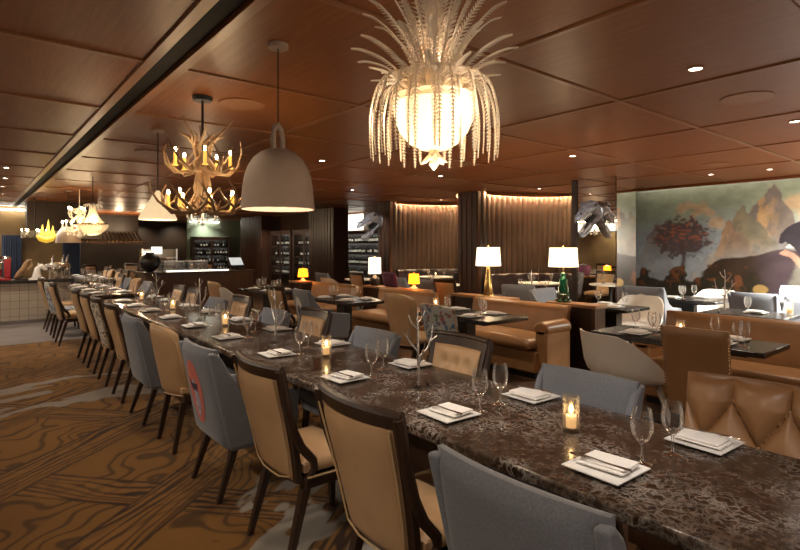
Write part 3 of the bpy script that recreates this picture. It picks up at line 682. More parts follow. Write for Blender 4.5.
def make_candle():
    r = proto('candle_holder')
    MB().lathe([(.0001, 0), (.033, 0), (.034, .005), (.034, .145), (.031, .145), (.031, .018), (.0001, .018)], n=18, cap=False).build('glass_cup', M['candleglass'], r, ang=70)
    w = MB().lathe([(.0001, .019), (.022, .019), (.022, .066), (.0001, .068)], n=14, cap=False).build('candle', M['wax'], r); MB().ball((0, 0, .092), .008, 8, 8, (1, 1, 2.2)).build('flame', M['flame'], w); return r
def make_branch():
    r = proto('branch_vase'); m = MB()
    def br(pts, r0, r1): 
        k = len(pts); m.tube(pts, [.78 * (r0 + (r1 - r0) * i / (k - 1)) for i in range(k)], 7)
    br([(0, 0, .01), (.004, .003, .10), (-.006, .0, .20), (.004, .006, .29), (.0, .01, .36), (.012, .012, .43)], .012, .005)
    br([(-.004, 0, .19), (-.045, .02, .24), (-.075, .03, .285), (-.105, .03, .30)], .008, .004); br([(-.06, .025, .265), (-.065, .02, .31), (-.075, .01, .33)], .005, .003)
    br([(.002, .004, .16), (.05, -.02, .20), (.075, -.03, .26), (.09, -.03, .33)], .008, .0035); br([(.07, -.03, .245), (.10, -.05, .27)], .005, .003)
    br([(.002, .008, .31), (-.03, .03, .35), (-.04, .04, .39)], .006, .003); br([(.004, .01, .34), (.04, .0, .38), (.05, -.005, .41)], .005, .003); br([(0, 0, .12), (-.03, -.05, .19), (-.035, -.07, .25)], .007, .003)
    m.build('branch', M['silver'], r, ang=70)
    b = MB(); b.box(-.035, .035, -.035, .035, 0, .004)
    for s in (-1, 1): b.box(s * .033 - .002, s * .033 + .002, -.035, .035, .004, .06); b.box(-.031, .031, s * .033 - .002, s * .033 + .002, .004, .06)
    b.build('glass_base', M['pane'], r); MB().ball((.045, -.03, .012), .011, 8, 6).build('pebble', M['darkwood'], r)
    return r
WG, PL, NP, FK, KN, CN, BV = make_glass(), make_plate(), make_napkin(), make_fork(), None, make_candle(), make_branch()
for q in (NP,): _used.pop(q.name_full, None)
TT = .752
def setting(x, y, rz, glasses, where, z=TT, cutlery=True, jit=0):
    """plate, napkin and cutlery at x,y; rz turns the sitter's forward onto the table"""
    c, s = math.cos(rz), math.sin(rz)
    def at(dx, dy): return (x + c * dx - s * dy, y + s * dx + c * dy)
    j = rz + jit
    place(PL, (x, y, z), j, 'white square plate ' + where, 'plate')
    q = at(0, .012); place(NP, (q[0], q[1], z + .0106), j + PI / 2 + .06, 'folded white napkin ' + where, 'napkin')
    if cutlery:
        q = at(0, -.03); place(FK, (q[0], q[1], z + .032), j + PI / 2 + .12, 'steel fork lying on the napkin ' + where, 'fork')
    for i, (dx, dy) in enumerate(glasses):
        q = at(dx, dy); place(WG, (*q, z), 0, ('stemmed wine glass ' if i == 0 else 'second wine glass ') + where, 'wine glass')
# ------------------------------------------------------------------ long marble tables
ORD = 'nearest second third fourth fifth sixth seventh eighth ninth tenth eleventh'.split()
def long_table(x0, x1, y0, y1, label, peds):
    t = thing('communal_table', label, 'table', ((x0 + x1) / 2, (y0 + y1) / 2, 0)); w, l = (x1 - x0) / 2, (y1 - y0) / 2; cy = (y0 + y1) / 2
    MB().box(-w, w, -l, l, TT - .045, TT).build('tabletop', M['marble'], t, bevel=.012, seg=3)
    MB().box(-w + .09, w - .09, -l + .12, l - .12, TT - .075, TT - .046).build('apron', M['darkwood'], t)
    for p in peds: MB().box(-.16, -.06, p - cy - .28, p - cy + .28, 0, TT - .075).build('pedestal', M['darkwood'], t, bevel=.008)
    return t
long_table(1.45, 2.29, -.45, 8.62, 'long dark brown marble communal table running down the room, set for dinner', (.35, 2.1, 3.9, 5.5, 7.0, 8.2))
long_table(1.38, 2.20, 9.45, 12.55, 'second marble communal table beyond the end of the first', (10.2, 11.8))
long_table(1.95, 2.8, 13.6, 17.6, 'farthest communal table, its top shining white under the chandeliers', (14.4, 16.8))
LX, RX = 1.42, 2.17
left = [('wing', .88, 'grey upholstered armchair'), ('framed', 1.58, 'tan leather chair in dark wood frame'), ('framed', 2.43, 'tan leather chair in dark wood frame'), ('decal', 3.30, 'grey armchair with pink oval print'),
        ('wrap', 4.22, 'slim tan leather chair with cream piping'), ('wing', 5.05, 'grey upholstered armchair'), ('framed', 5.86, 'tan leather chair in dark wood frame'), ('leaf', 6.65, 'leaf-print fabric chair'), ('framed', 7.38, 'tan leather chair in dark wood frame'), ('framed', 8.14, 'tan leather chair in dark wood frame')]
for i, (k, y, d) in enumerate(left):
    place(CH[k], (LX, y, 0), RF, '%s, %s in the aisle row of the long table' % (d, ORD[i]), 'chair', 'aisle-side chairs at the long table')
right = [('tufted', .72, 'diamond-tufted brown leather chair'), ('wing', 1.52, 'grey upholstered armchair'), ('framed', 2.45, 'buttoned tan leather chair in dark frame'), ('wing', 3.38, 'grey upholstered armchair'), ('framed', 4.33, 'buttoned tan leather chair in dark frame'),
         ('wing', 5.15, 'grey upholstered armchair'), ('framed', 6.05, 'buttoned tan leather chair in dark frame'), ('wing', 6.84, 'grey upholstered armchair'), ('framed', 7.75, 'buttoned tan leather chair in dark frame'), ('framed', 8.45, 'buttoned tan leather chair in dark frame')]
for i, (k, y, d) in enumerate(right):
    place(CH[k], (RX, y, 0), RB, '%s, %s in the booth-side row of the long table' % (d, ORD[i]), 'chair', 'booth-side chairs at the long table', (1, 1, .935 if k == 'wing' else .965 if k == 'framed' else 1))
for i, (k, y) in enumerate([('framed', 9.75), ('floral', 10.6), ('framed', 11.5)]):
    place(CH[k], (1.33, y, 0), RF, 'chair of the second long table, %s on its bar side' % ORD[i], 'chair', 'chairs at the second table')
for i, (k, y) in enumerate([('wing', 10.0), ('wrap', 10.75), ('wing', 11.45), ('framed', 12.15)]):
    place(CH[k], (2.1, y, 0), RB, 'chair of the second long table, %s on its booth side' % ORD[i], 'chair', 'chairs at the second table')
for i, (k, y) in enumerate([('framed', 14.2), ('framed', 15.0), ('wrap', 15.8), ('framed', 16.6)]):
    place(CH[k], (2.62, y, 0), RB, 'chair of the farthest communal table, %s on its booth side' % ORD[i], 'chair', 'chairs at the farthest table')
SEAT = ['nearest', 'second', 'third', 'fourth', 'fifth', 'sixth', 'seventh', 'eighth', 'ninth', 'tenth']
for i, (k, y, d) in enumerate(left):
    setting(1.655, (y + .12 - .01 * i) if i else .94, RF, [(.05, .15)], 'at the %s aisle-side place of the long table' % SEAT[i], cutlery=i < 6, jit=random.uniform(-.06, .06))
for i, (k, y, d) in enumerate(right):
    setting(2.17, y + .11, RB, [(.03, .2)], 'at the %s booth-side place of the long table' % SEAT[i], cutlery=i < 5, jit=random.uniform(-.06, .06))
for i, y in enumerate((1.23, 3.14, 5.0, 6.7, 8.2)):
    place(CN, (1.90, y, TT), 0, 'clear glass tealight holder with lit candle, %s of the long table' % ORD[i], 'candle')
for i, (y, a) in enumerate([(2.14, .2), (3.85, 1.9), (5.62, .9), (7.3, 2.9)]):
    place(BV, (1.87, y, TT), a, 'silver twig branch in a square glass base, %s of the long table' % ORD[i], 'centrepiece')
for i, y in enumerate((9.9, 10.7, 11.5, 12.2)):
    setting(1.62, y, RF, [(.05, .15)], 'at the %s bar-side place of the second table' % SEAT[i], cutlery=False); setting(2.02, y, RB, [(.03, .2)], 'at the %s booth-side place of the second table' % SEAT[i], cutlery=False)
for i, y in enumerate((14.2, 15.0, 15.8, 16.6)):
    setting(2.2, y, RF, [(.05, .15)], 'at the %s bar-side place of the farthest table' % SEAT[i], cutlery=False); setting(2.58, y, RB, [(.03, .2)], 'at the %s booth-side place of the farthest table' % SEAT[i], cutlery=False)
# ------------------------------------------------------------------ booths along x = 5.4
def banquette(x, y0, y1, label, h=.80, arms=(1, 1), bow=0.0, mat='cognac'):
    """leather banquette with its back along Y; the sitter looks towards -X"""
    L = (y1 - y0) / 2; t = thing('banquette', label, 'banquette', (x, (y0 + y1) / 2, 0), RB)
    def bx(u): return -bow * (1 - u * u)
    MB().slab(lambda u, v: (u * L, -.02 - .10 * v + bx(u), .16 + (h - .16) * v), .15, 20, 12, p=18, mn=.45).build('back', M[mat], t, ang=60)
    MB().slab(lambda u, v: (u * (L - .05), .05 + .55 * v + bx(u) * (1 - v), .385), .14, 20, 10, p=16, mn=.35, nrm=(0, 0, 1), disp=lambda u, v: .012 * (1 - u ** 4)).build('seat_cushion', M[mat], t, ang=60)
    MB().box(-L + .02, L - .02, -.05, .54, .07, .315).build('base', M[mat], t, bevel=.02); MB().box(-L + .06, L - .06, .0, .48, 0, .07).build('plinth', M['black'], t)
    for s, on in ((-1, arms[0]), (1, arms[1])):
        if not on: continue
        a = MB().box(s * L - .08, s * L + .08, -.02, .46, .07, .56); a.loft([((0, 0, 0), .1, .1), ((.48, 0, 0), .1, .09)], 14)
        k = len(a.v) - 28; a.v[k:] = [(s * L + y, -.02 + xx, .57 + z * .9) for xx, y, z in a.v[k:]]; a.build('arm', M[mat], t, bevel=.02)
    return t
banquette(5.50, 3.66, 5.2, 'caramel leather banquette under the green glass lamp, with rolled arm', .80, (1, 0), .06)
banquette(5.50, 6.0, 7.45, 'caramel leather banquette behind the grey armchair with oval print', .80, (0, 0), .06)
banquette(5.45, 8.1, 9.7, 'caramel leather banquette beside the small orange lamp near the wine cabinets', .80, (0, 0), .06)
banquette(5.62, -1.6, 2.55, 'long tan leather banquette running along in front of the mural', .84, (0, 1), 0)
# low divider posts and ledges between the booths
def divider(x0, x1, y0, y1, z, label):
    t = thing('divider', label, 'divider', ((x0 + x1) / 2, (y0 + y1) / 2, 0)); a, b = (x1 - x0) / 2, (y1 - y0) / 2
    MB().box(-a, a, -b, b, z - .04, z).build('cap', M['cognac'], t, bevel=.006); m = MB().box(-a + .02, a - .02, -b + .02, b - .02, 0, z - .041); m.build('body', M['darkwood'], t)
    for q in (-1, 1): MB().box(-a, -a + .021, q * (b - .03) - .025, q * (b - .03) + .025, 0, z - .042).build('frame_post', M['column'], t)
    return t
divider(5.76, 6.03, 3.40, 4.1, .81, 'dark wood divider post carrying the green glass table lamp')
divider(5.76, 6.0, 4.7, 5.85, .80, 'low divider ledge behind the banquette carrying the brass lamp')
divider(5.76, 6.0, 6.5, 7.1, .80, 'low divider ledge carrying the round orange table lamp')
divider(5.76, 6.0, 7.2, 8.2, .80, 'low divider ledge carrying the cream lamp between the booths')
divider(5.30, 5.62, 9.78, 10.3, .80, 'low divider ledge carrying the farther orange lamp')
def dining_table(x0, x1, y0, y1, label, top='blackwood'):
    t = thing('dining_table', label, 'table', ((x0 + x1) / 2, (y0 + y1) / 2, 0)); a, b = (x1 - x0) / 2, (y1 - y0) / 2
    MB().box(-a, a, -b, b, TT - .04, TT).build('tabletop', M[top], t, bevel=.006); MB().box(-.07, .07, -.10, .10, .03, TT - .04).build('pedestal', M['black'], t); MB().box(-.11, .11, -.28, .28, 0, .03).build('foot_plate', M['black'], t, bevel=.006)
    MB().box(-a + .12, a - .12, -b + .15, b - .15, TT - .07, TT - .04).build('apron', M['black'], t)
    return t
tabs = [('B', 4.05, 4.72, 3.58, 4.85, 'black wood table at the caramel booth with the green lamp'), ('A', 3.95, 4.62, 5.95, 7.2, 'black wood table at the booth behind the grey armchair'), ('C', 3.85, 4.5, 8.25, 9.5, 'black wood table at the booth by the wine cabinets'), ('D', 4.36, 4.95, 1.27, 2.62, 'black wood table at the long tan banquette')]
for n, x0, x1, y0, y1, lab in tabs: dining_table(x0, x1, y0, y1, lab)
def small_settings(x0, x1, ys, what, g=2, cand=None):
    for i, y in enumerate(ys):
        gl = [(.10, .10), (.17, .03)][:g]
        setting(x0 + .14, y, RF, gl, 'on the aisle side of %s, %s' % (what, SEAT[i]), cutlery=False); setting(x1 - .14, y, RB, gl[:1], 'on the bench side of %s, %s' % (what, SEAT[i]), cutlery=False)
    if cand: place(CN, (*cand, TT), 0, 'small glass tealight on ' + what, 'candle')
small_settings(4.05, 4.72, (3.95, 4.5), 'the green lamp booth table', 2, (4.4, 4.72))
small_settings(3.95, 4.62, (6.25, 6.85), 'the oval-print armchair table')
small_settings(3.85, 4.5, (8.55, 9.15), 'the wine cabinet table')
small_settings(4.36, 4.95, (1.62, 2.28), 'the tan banquette table', 2, (4.62, 1.95))
place(CH['wrap'], (3.93, 4.52, 0), RF, 'tan leather chair at the green lamp booth table, next to the floral chair', 'chair', None, (1, 1, 1.08))
place(CH['floral'], (4.0, 3.98, 0), RF, 'blue floral fabric chair at the green lamp booth table', 'chair')
place(CH['whitedecal'], (3.72, 6.15, 0), RF - .15, 'grey armchair with a white oval print, behind the buttoned tan chair', 'chair', None, 1.05)
place(CH['framed'], (3.7, 6.95, 0), RF, 'tan leather chair left of the grey armchair with the oval print', 'chair')
place(CH['wrap'], (3.55, 9.1, 0), RF, 'tan leather chair at the table by the wine cabinets', 'chair')
place(CH['shell'], (3.5, 8.55, 0), RF - .3, 'white shell chair at the table by the wine cabinets', 'chair')
place(CH['shell'], (4.08, 2.14, 0), RF - .4, 'white shell armchair at the near banquette table', 'chair', None, (1.08, 1.08, 1.0))
place(CH['nail'], (4.16, 1.55, 0), RF + .05, 'tall brown leather chair edged with brass nailheads', 'chair', None, (.86, 1, .97))
# tables and chairs in front of the mural and the alcoves
dining_table(6.1, 6.7, 3.2, 3.9, 'black table behind the divider post with the green lamp')
place(CH['shell'], (6.98, 3.5, 0), RB + .2, 'white shell chair behind the divider post, by the second row table', 'chair'); place(CH['wing'], (6.5, 4.35, 0), PI, 'grey armchair beyond the table behind the divider post', 'chair')
setting(6.25, 3.45, RF, [(.1, .1)], 'on the table behind the divider post', cutlery=False); setting(6.52, 3.7, RB, [(.05, .1)], 'beyond the table behind the divider post', cutlery=False)
dining_table(7.95, 8.7, 2.9, 3.9, 'small table with white plates in front of the red tree of the mural')
place(CH['whitedecal'], (7.72, 3.62, 0), RF, 'grey armchair with white oval print in front of the red tree mural', 'chair'); place(CH['shell'], (8.95, 3.3, 0), RB, 'white shell chair in front of the mural tree', 'chair')
setting(8.1, 3.55, RF, [(.1, .1), (.16, .02)], 'on the aisle side of the mural tree table', cutlery=False); setting(8.5, 3.3, RB, [(.05, .1)], 'on the wall side of the mural tree table', cutlery=False)
dining_table(8.55, 9.3, 2.1, 3.0 - .25, 'small table in front of the dark hill of the mural')
place(CH['wing'], (9.6, 2.4, 0), RB, 'grey armchair against the dark hill of the mural', 'chair'); place(CH['wing'], (8.3, 2.46, 0), RF, 'grey armchair with its back to the banquette, before the mural hill', 'chair')
setting(8.75, 2.42, RF, [(.1, .1), (.16, .02)], 'on the small table before the mural hill', cutlery=False)
dining_table(6.6, 7.3, 1.75, 2.6, 'black table behind the long tan banquette')
place(BV, (6.8, 2.38, TT), 2.6, 'silver twig branch rising behind the tan banquette', 'centrepiece', None, 1.15); place(CN, (7.1, 1.83, TT), 0, 'lit tealight behind the banquette at the edge of the mural', 'candle')
place(CH['wing'], (7.55, 1.8, 0), RB, 'grey armchair behind the twig branch at the mural', 'chair'); setting(6.98, 2.12, RB, [(.05, .1)], 'on the black table behind the tan banquette', cutlery=False)
# curved dark tufted seats and tables in the alcoves
def alcove_seat(yc, ry, rx, label):
    t = thing('curved_banquette', label, 'banquette', (9.1, yc, 0))
    def ring(off, z0, z1, name, thick, tuft=False):
        n = 48; vs = []; fs = []; rows = 12
        for i in range(n + 1):
            th = PI / 2 - PI * i / n
            for j in range(rows + 1):
                z = z0 + (z1 - z0) * j / rows; d = off
                if tuft:
                    a = i / 4 + j / 6; b = i / 4 - j / 6; d = off + .03 * (min(abs(math.sin(PI * a)), abs(math.sin(PI * b))) ** .5) - .01 * (j == rows)
                vs.append(((rx - d) * math.cos(th), (ry - d) * math.sin(th), z))
        w = rows + 1; k = len(vs)
        for i in range(n + 1):
            th = PI / 2 - PI * i / n
            for j in range(rows + 1): vs.append(((rx - off + thick) * math.cos(th), (ry - off + thick) * math.sin(th), z0 + (z1 - z0) * j / rows))
        for i in range(n):
            for j in range(rows):
                a = i * w + j; fs += [(a, a + 1, a + w + 1, a + w), (k + a, k + a + w, k + a + w + 1, k + a + 1)]
            a = i * w + rows; fs.append((a, a + w, k + a + w, k + a)[::-1]); a = i * w; fs.append((a, a + w, k + a + w, k + a))
        for a in (0, n * w):
            for j in range(rows): fs.append((a + j, a + j + 1, k + a + j + 1, k + a + j))
        m = MB(); m.add(vs, fs); m.build(name, M['tufted'], t, ang=70)
    ring(.24, .40, .90, 'back', .12, True); ring(.66, 0, .44, 'seat', .40)
alcove_seat(6.97, 1.27, 2.0, 'dark tufted curved banquette in the nearer ribbed alcove'); alcove_seat(10.19, 1.31, 2.0, 'dark tufted curved banquette in the farther ribbed alcove')
def round_table(x, y, r, label, top='napkin'):
    t = thing('round_table', label, 'table', (x, y, 0)); MB().lathe([(.0001, TT - .03), (r - .006, TT - .03), (r, TT - .024), (r, TT - .006), (r - .006, TT), (.0001, TT)], n=36, cap=False).build('tabletop', M[top], t)
    MB().lathe([(.24, 0), (.25, .015), (.05, .03), (.035, .08), (.035, TT - .03)], n=16).build('pedestal', M['black'], t)
for i, (x, y, r, lab) in enumerate([(7.7, 5.75, .42, 'white-topped round table in front of the nearer alcove'), (9.55, 6.95, .45, 'white-topped round table inside the nearer alcove'), (7.6, 8.0, .40, 'white-topped round table between the alcoves'), (9.5, 10.2, .45, 'white-topped round table inside the farther alcove'), (7.4, 10.6, .40, 'white-topped round table in front of the farther alcove')]):
    round_table(x, y, r, lab)
    place(BV if i < 2 else CN, (x + .1, y + .1, TT), i, ('silver twig branch' if i < 2 else 'small tealight') + ' on the ' + lab, 'centrepiece' if i < 2 else 'candle', None, .8)
    for k, (dx, dy) in enumerate(((-.2, .05), (.1, -.22), (-.02, .26))): place(WG, (x + dx, y + dy, TT), 0, ['clear', 'second', 'third'][k] + ' stemmed glass on the ' + lab, 'wine glass')
    place(PL, (x - .08, y - .15, TT), .3, 'white square plate on the ' + lab, 'plate')
for i, (k, x, y, a, lab) in enumerate([('wing', 7.15, 5.45, RF + .2, 'grey armchair at the round table before the nearer alcove'), ('framed', 6.7, 6.6, RF, 'buttoned tan chair behind the brass lamp'), ('wing', 6.9, 7.35, RF, 'grey armchair behind the booth ledge, left of the brass lamp'), ('wing', 7.0, 8.3, RF, 'grey armchair at the round table between the alcoves'), ('wing', 6.8, 10.9, RF, 'grey armchair at the round table before the farther alcove'), ('shell', 6.4, 10.2, RF, 'white shell chair near the farther orange lamp'), ('framed', 6.9, 9.6, RF, 'tan chair at the farther alcove, behind the cream lamp')]):
    place(CH[k], (x, y, 0), a, lab, 'chair')
# cushions and a folded stack on the ledge
def pillow(x, y, z, rz, m, label):
    o = MB().slab(lambda u, v: (u * .19, .06 * (v - .5), v * .26), .12, 10, 10, p=3, mn=.08).build('cushion', M[m], None, ang=80); o.location = (x, y, z); o.rotation_euler = (0, 0, rz); tag(o, label, 'cushion')
pillow(5.87, 7.5, .80, RB, 'purple', 'violet cushion propped on the ledge behind the middle booth'); 
# ------------------------------------------------------------------ table lamps
def table_lamp(x, y, z, base, bprof, shade, sr0, sr1, s0, s1, power, label, baselabel=None, col=WARM):
    t = thing('table_lamp', label, 'lamp', (x, y, z))
    MB().lathe(bprof, n=20).build('base', M[base], t, ang=60)
    MB().lathe([(.009, bprof[-1][1]), (.009, s0 + .06)], n=8).build('stem', M['brass'], t); MB().ball((0, 0, s0 + .09), .03, 10, 8).build('bulb', M['milk'], t)
    MB().lathe([(sr0, s0), (sr1, s1), (sr1 - .004, s1), (sr0 - .004, s0)], n=32, cap=False).build('lamp_shade', M[shade], t, ang=30)
    MB().lathe([(.004, s1 - .02), (.004, s1 + .01), (.010, s1 + .02), (.004, s1 + .035)], n=8).build('finial', M['brass'], t)
    for a in range(3): pass
    point((x, y, z + s1 - .03), power, col, .05); point((x, y, z + s0 + .02), power * .7, col, .05)
table_lamp(5.88, 3.92, .81, 'emerald', [(.10, 0), (.105, .03), (.075, .05), (.085, .10), (.06, .12), (.07, .19), (.05, .21), (.055, .28), (.035, .30), (.03, .36), (.02, .38)], 'shade', .185, .17, .45, .695, 5, 'green glass table lamp with wide cream shade on the divider post')
table_lamp(5.88, 5.18, .80, 'brass', [(.085, 0), (.085, .02), (.075, .03), (.055, .20), (.035, .36), (.03, .42)], 'shade', .185, .165, .44, .71, 5, 'slender brass table lamp with cream shade behind the booth')
table_lamp(5.88, 7.98, .80, 'darkwood', [(.08, 0), (.10, .06), (.09, .13), (.03, .17), (.02, .2)], 'shade', .12, .115, .22, .52, 4, 'cream cylinder-shaded lamp on the ledge by the silver head')
table_lamp(5.88, 6.85, .80, 'white', [(.07, 0), (.075, .015), (.03, .04), (.022, .07)], 'orangeshade', .10, .085, .09, .255, 1.6, 'small lamp with glowing orange shade left of the brass lamp', col=(1, .4, .08))
table_lamp(5.45, 9.95, .80, 'white', [(.07, 0), (.075, .015), (.03, .04), (.022, .07)], 'orangeshade', .11, .09, .09, .26, 1.6, 'farther small lamp with glowing orange shade near the wine cabinets', col=(1, .4, .08))
# ------------------------------------------------------------------ pineapple chandelier
def frond_mesh(path, wid, nseg=38, r=.0065):
    m = MB(); pts = [Vector(p) for p in path]
    # resample
    def cp(t):
        f = t * (len(pts) - 1); i = min(int(f), len(pts) - 2); s = f - i
        p0, p1, p2, p3 = pts[max(i - 1, 0)], pts[i], pts[i + 1], pts[min(i + 2, len(pts) - 1)]
        return .5 * ((2 * p1) + (p2 - p0) * s + (2 * p0 - 5 * p1 + 4 * p2 - p3) * s * s + (3 * p1 - p0 - 3 * p2 + p3) * s ** 3)
    P = [cp(i / nseg) for i in range(nseg + 1)]
    m.tube(P, [r * (1 - .75 * i / nseg) for i in range(nseg + 1)], 6)
    for i in range(1, nseg):
        t = (P[i + 1] - P[i - 1]).normalized(); side = Vector((0, 1, 0)); q = i / nseg; w = wid * 1.25 * min(1, q * 4 + .25) * (1 - q) ** .5
        up = t.cross(side)
        for s in (-1, 1):
            a = P[i]; b = a + side * s * w + t * w * .75 - up * w * .25
            m.tube([a, a + (b - a) * .55 + up * w * .1, b], [.0032, .0028, .0010], 4)
    return m
pc = (1.50, 1.62); ZT = 2.16
t = thing('chandelier', 'pineapple chandelier of milk-glass palm fronds around a glowing bowl', 'chandelier', (pc[0], pc[1], 0))
MB().lathe([(.10, CZ - .0), (.10, CZ - .02), (.03, CZ - .05), (.016, CZ - .07), (.016, 2.60), (.035, 2.58), (.045, 2.54), (.03, 2.49), (.038, 2.46), (.022, 2.42), (.022, 2.14), (.05, 2.12)], n=16).build('stem', M['frond'], t, ang=60)
bw = MB().lathe([(.0001, 1.905), (.05, 1.91), (.10, 1.935), (.14, 1.98), (.162, 2.03), (.168, 2.07), (.168, 2.10), (.158, 2.105)], n=36, cap=False).build('bowl', M['bowl'], t, ang=80)
MB().lathe([(.165, 2.095), (.174, 2.10), (.174, 2.125), (.165, 2.13), (.03, 2.135)], n=36, cap=False).build('bowl_rim', M['frond'], t)
fin = MB().lathe([(.0001, 1.822), (.012, 1.835), (.022, 1.85), (.014, 1.868), (.026, 1.885), (.018, 1.905), (.03, 1.915)], n=14, cap=False)
for k in range(6):
    a = k * PI / 3; fin.tube([(.012 * math.cos(a), .012 * math.sin(a), 1.885), (.042 * math.cos(a), .042 * math.sin(a), 1.862), (.058 * math.cos(a), .058 * math.sin(a), 1.853)], [.012, .009, .002], 6)
fin.build('finial', M['frond'], t)
ups = [frond_mesh([(.03, 0, 2.10), (.07, 0, 2.22), (.14, 0, 2.36), (.235, 0, 2.46), (.30, 0, 2.49)], .028), frond_mesh([(.03, 0, 2.10), (.06, 0, 2.26), (.10, 0, 2.42), (.17, 0, 2.56), (.23, 0, 2.64)], .030),
       frond_mesh([(.04, 0, 2.10), (.10, 0, 2.18), (.20, 0, 2.27), (.29, 0, 2.31), (.345, 0, 2.315)], .024), frond_mesh([(.02, 0, 2.10), (.035, 0, 2.28), (.06, 0, 2.46), (.10, 0, 2.62), (.13, 0, 2.69)], .030), frond_mesh([(.05, 0, 2.10), (.12, 0, 2.165), (.21, 0, 2.215), (.28, 0, 2.225)], .02)]
dn = [frond_mesh([(.06, 0, 2.11), (.14, 0, 2.195), (.225, 0, 2.185), (.262, 0, 2.08), (.268, 0, 1.97), (.262, 0, 1.87)], .022), frond_mesh([(.05, 0, 2.11), (.11, 0, 2.18), (.175, 0, 2.165), (.205, 0, 2.07), (.208, 0, 1.97), (.203, 0, 1.885)], .020)]
pr = [m.build('frond', M['frond'], t, ang=80) for m in ups + dn]
def frond(k, a, sc=1):
    global _f
    o = pr[k] if pr[k].get('_u') is None else pr[k].copy()
    if pr[k].get('_u') is None: pr[k]['_u'] = 1
    else: C.objects.link(o); o.parent = t
    o.rotation_euler = (0, 0, a)
for k, n, off in [(0, 13, 0), (1, 10, .3), (2, 13, .15), (3, 6, .2), (4, 11, .45), (5, 22, 0), (6, 13, .12)]:
    for i in range(n): frond(k, off + 2 * PI * i / n + random.uniform(-.06, .06))
for o in bpy.data.objects:
    if o.get('_u') is not None: del o['_u']
for k in range(3):
    a = k * 2.1 + .4; point((pc[0] + .09 * math.cos(a), pc[1] + .09 * math.sin(a), 2.04), .8, (1, .78, .5), .03)
    point((pc[0] + .235 * math.cos(a), pc[1] + .235 * math.sin(a), 2.05), 1.2, (1, .88, .70), .05)
point((pc[0], pc[1], 2.30), 5.5, (1, .88, .72), .06); point((pc[0], pc[1], 1.80), 3.5, (1, .84, .56), .08)
# ------------------------------------------------------------------ bell pendants
def bell(x, y, zb, r, h, label, shade, pw, stepped=False):
    t = thing('pendant_lamp', label, 'pendant lamp', (x, y, zb))
    if stepped: prof = [(1, 0), (.985, .07), (.88, .20), (.80, .32), (.74, .36), (.66, .47), (.62, .56), (.52, .60), (.40, .70), (.30, .84), (.16, .92), (.10, 1.0)]
    else: prof = [(1, 0), (.985, .10), (.96, .25), (.935, .40), (.89, .55), (.80, .70), (.66, .83), (.48, .925), (.28, .98), (.0005, 1.0)]
    MB().lathe([(q * r, w * h) for q, w in prof] + [(q * r * .97, w * h * .975) for q, w in prof[::-1]], n=40, cap=False).build('shade', M[shade], t, ang=60)
    if not stepped:
        MB().lathe([(r * q * .955, w * h * .95) for q, w in prof[1:-1]] + [(.0005, h * .94)], n=40, cap=False).build('inner_shade', M['bellin'], t, ang=60)
        pts = [(-.055, 0, h - .03), (-.062, 0, h + .06), (-.045, 0, h + .12), (0, 0, h + .145), (.045, 0, h + .12), (.062, 0, h + .06), (.055, 0, h - .03)]
        m = MB().tube(pts, [.03, .026, .024, .024, .024, .026, .03], 12); m.v = [(x_ * math.cos(.6) , x_ * math.sin(.6) + y_, z_) for x_, y_, z_ in m.v]; m.build('loop', M[shade], t, ang=70)
        MB().ball((0, 0, h * .5), .05, 12, 8).build('bulb', M['milk'], t); point((x, y, zb + h * .28), pw, (1, .86, .66), .06)
    MB().tube([(0, 0, h + .12 if not stepped else h - .02), (0, 0, CZ - zb - .02)], .004 if not stepped else .006, 6).build('cord', M['black'], t)
    MB().lathe([(.065, CZ - zb - .03), (.065, CZ - zb - .001)], n=24).build('canopy', M['bell'], t, bevel=.004)
    if stepped: point((x, y, zb - .06), pw, (1, .8, .55), .08)
bell(1.52, 3.10, 1.745, .232, .39, 'large clay-coloured bell pendant hanging over the long table', 'bell', 4)
bell(1.60, 6.19, 1.81, .195, .32, 'glowing cream stepped pendant lamp behind the antler chandelier', 'creamlit', 3, True)
bell(1.72, 14.0, 1.62, .25, .36, 'distant pale bell pendant over the far communal table', 'bell', 3)
# ------------------------------------------------------------------ antler chandelier
def antler(m, pts, r, tines):
    k = len(pts); m.tube(pts, [r * (1 - .8 * (i / (k - 1)) ** 1.5) for i in range(k)], 8)
    for tp in tines: m.tube(tp, [r * .62, r * .5, r * .12], 7)
ac = (1.55, 4.60); t = thing('antler_chandelier', 'two-tier antler chandelier with small candle bulbs above the long table', 'chandelier', (ac[0], ac[1], 0))
MB().tube([(0, 0, CZ - .02), (0, 0, 2.0)], .011, 8).build('rod', M['black'], t); MB().lathe([(.075, CZ - .035), (.085, CZ - .012), (.085, CZ - .001)], n=20).build('canopy', M['black'], t)
def tier(n, off, z, R, lift, r):
    for i in range(n):
        a = off + 2 * PI * i / n + random.uniform(-.12, .12); c, s = math.cos(a), math.sin(a); k = random.uniform(.9, 1.1)
        def q(rad, tan, h): return (c * rad * k - s * tan, s * rad * k + c * tan, z + h)
        m = MB(); antler(m, [q(.03, 0, .08), q(.10, .02, .0), q(.22 * R, .06, -.05), q(.62 * R, .10, -.06), q(.88 * R, .08, .02), q(R, .02, lift * .6), q(R * .98, -.04, lift)], r,
                [[q(.5 * R, .10, -.06), q(.62 * R, .20, -.01), q(.64 * R, .25, .07)], [q(.78 * R, .09, -.02), q(.72 * R, .0, .05), q(.66 * R, -.03, .14)], [q(.25 * R, .06, -.05), q(.38 * R, -.04, -.03), q(.48 * R, -.10, .04)]])
        m.build('antler', M['antler'], t, ang=80)
tier(9, .2, 1.86, .40, .20, .021); tier(6, .5, 2.20, .35, .22, .019)
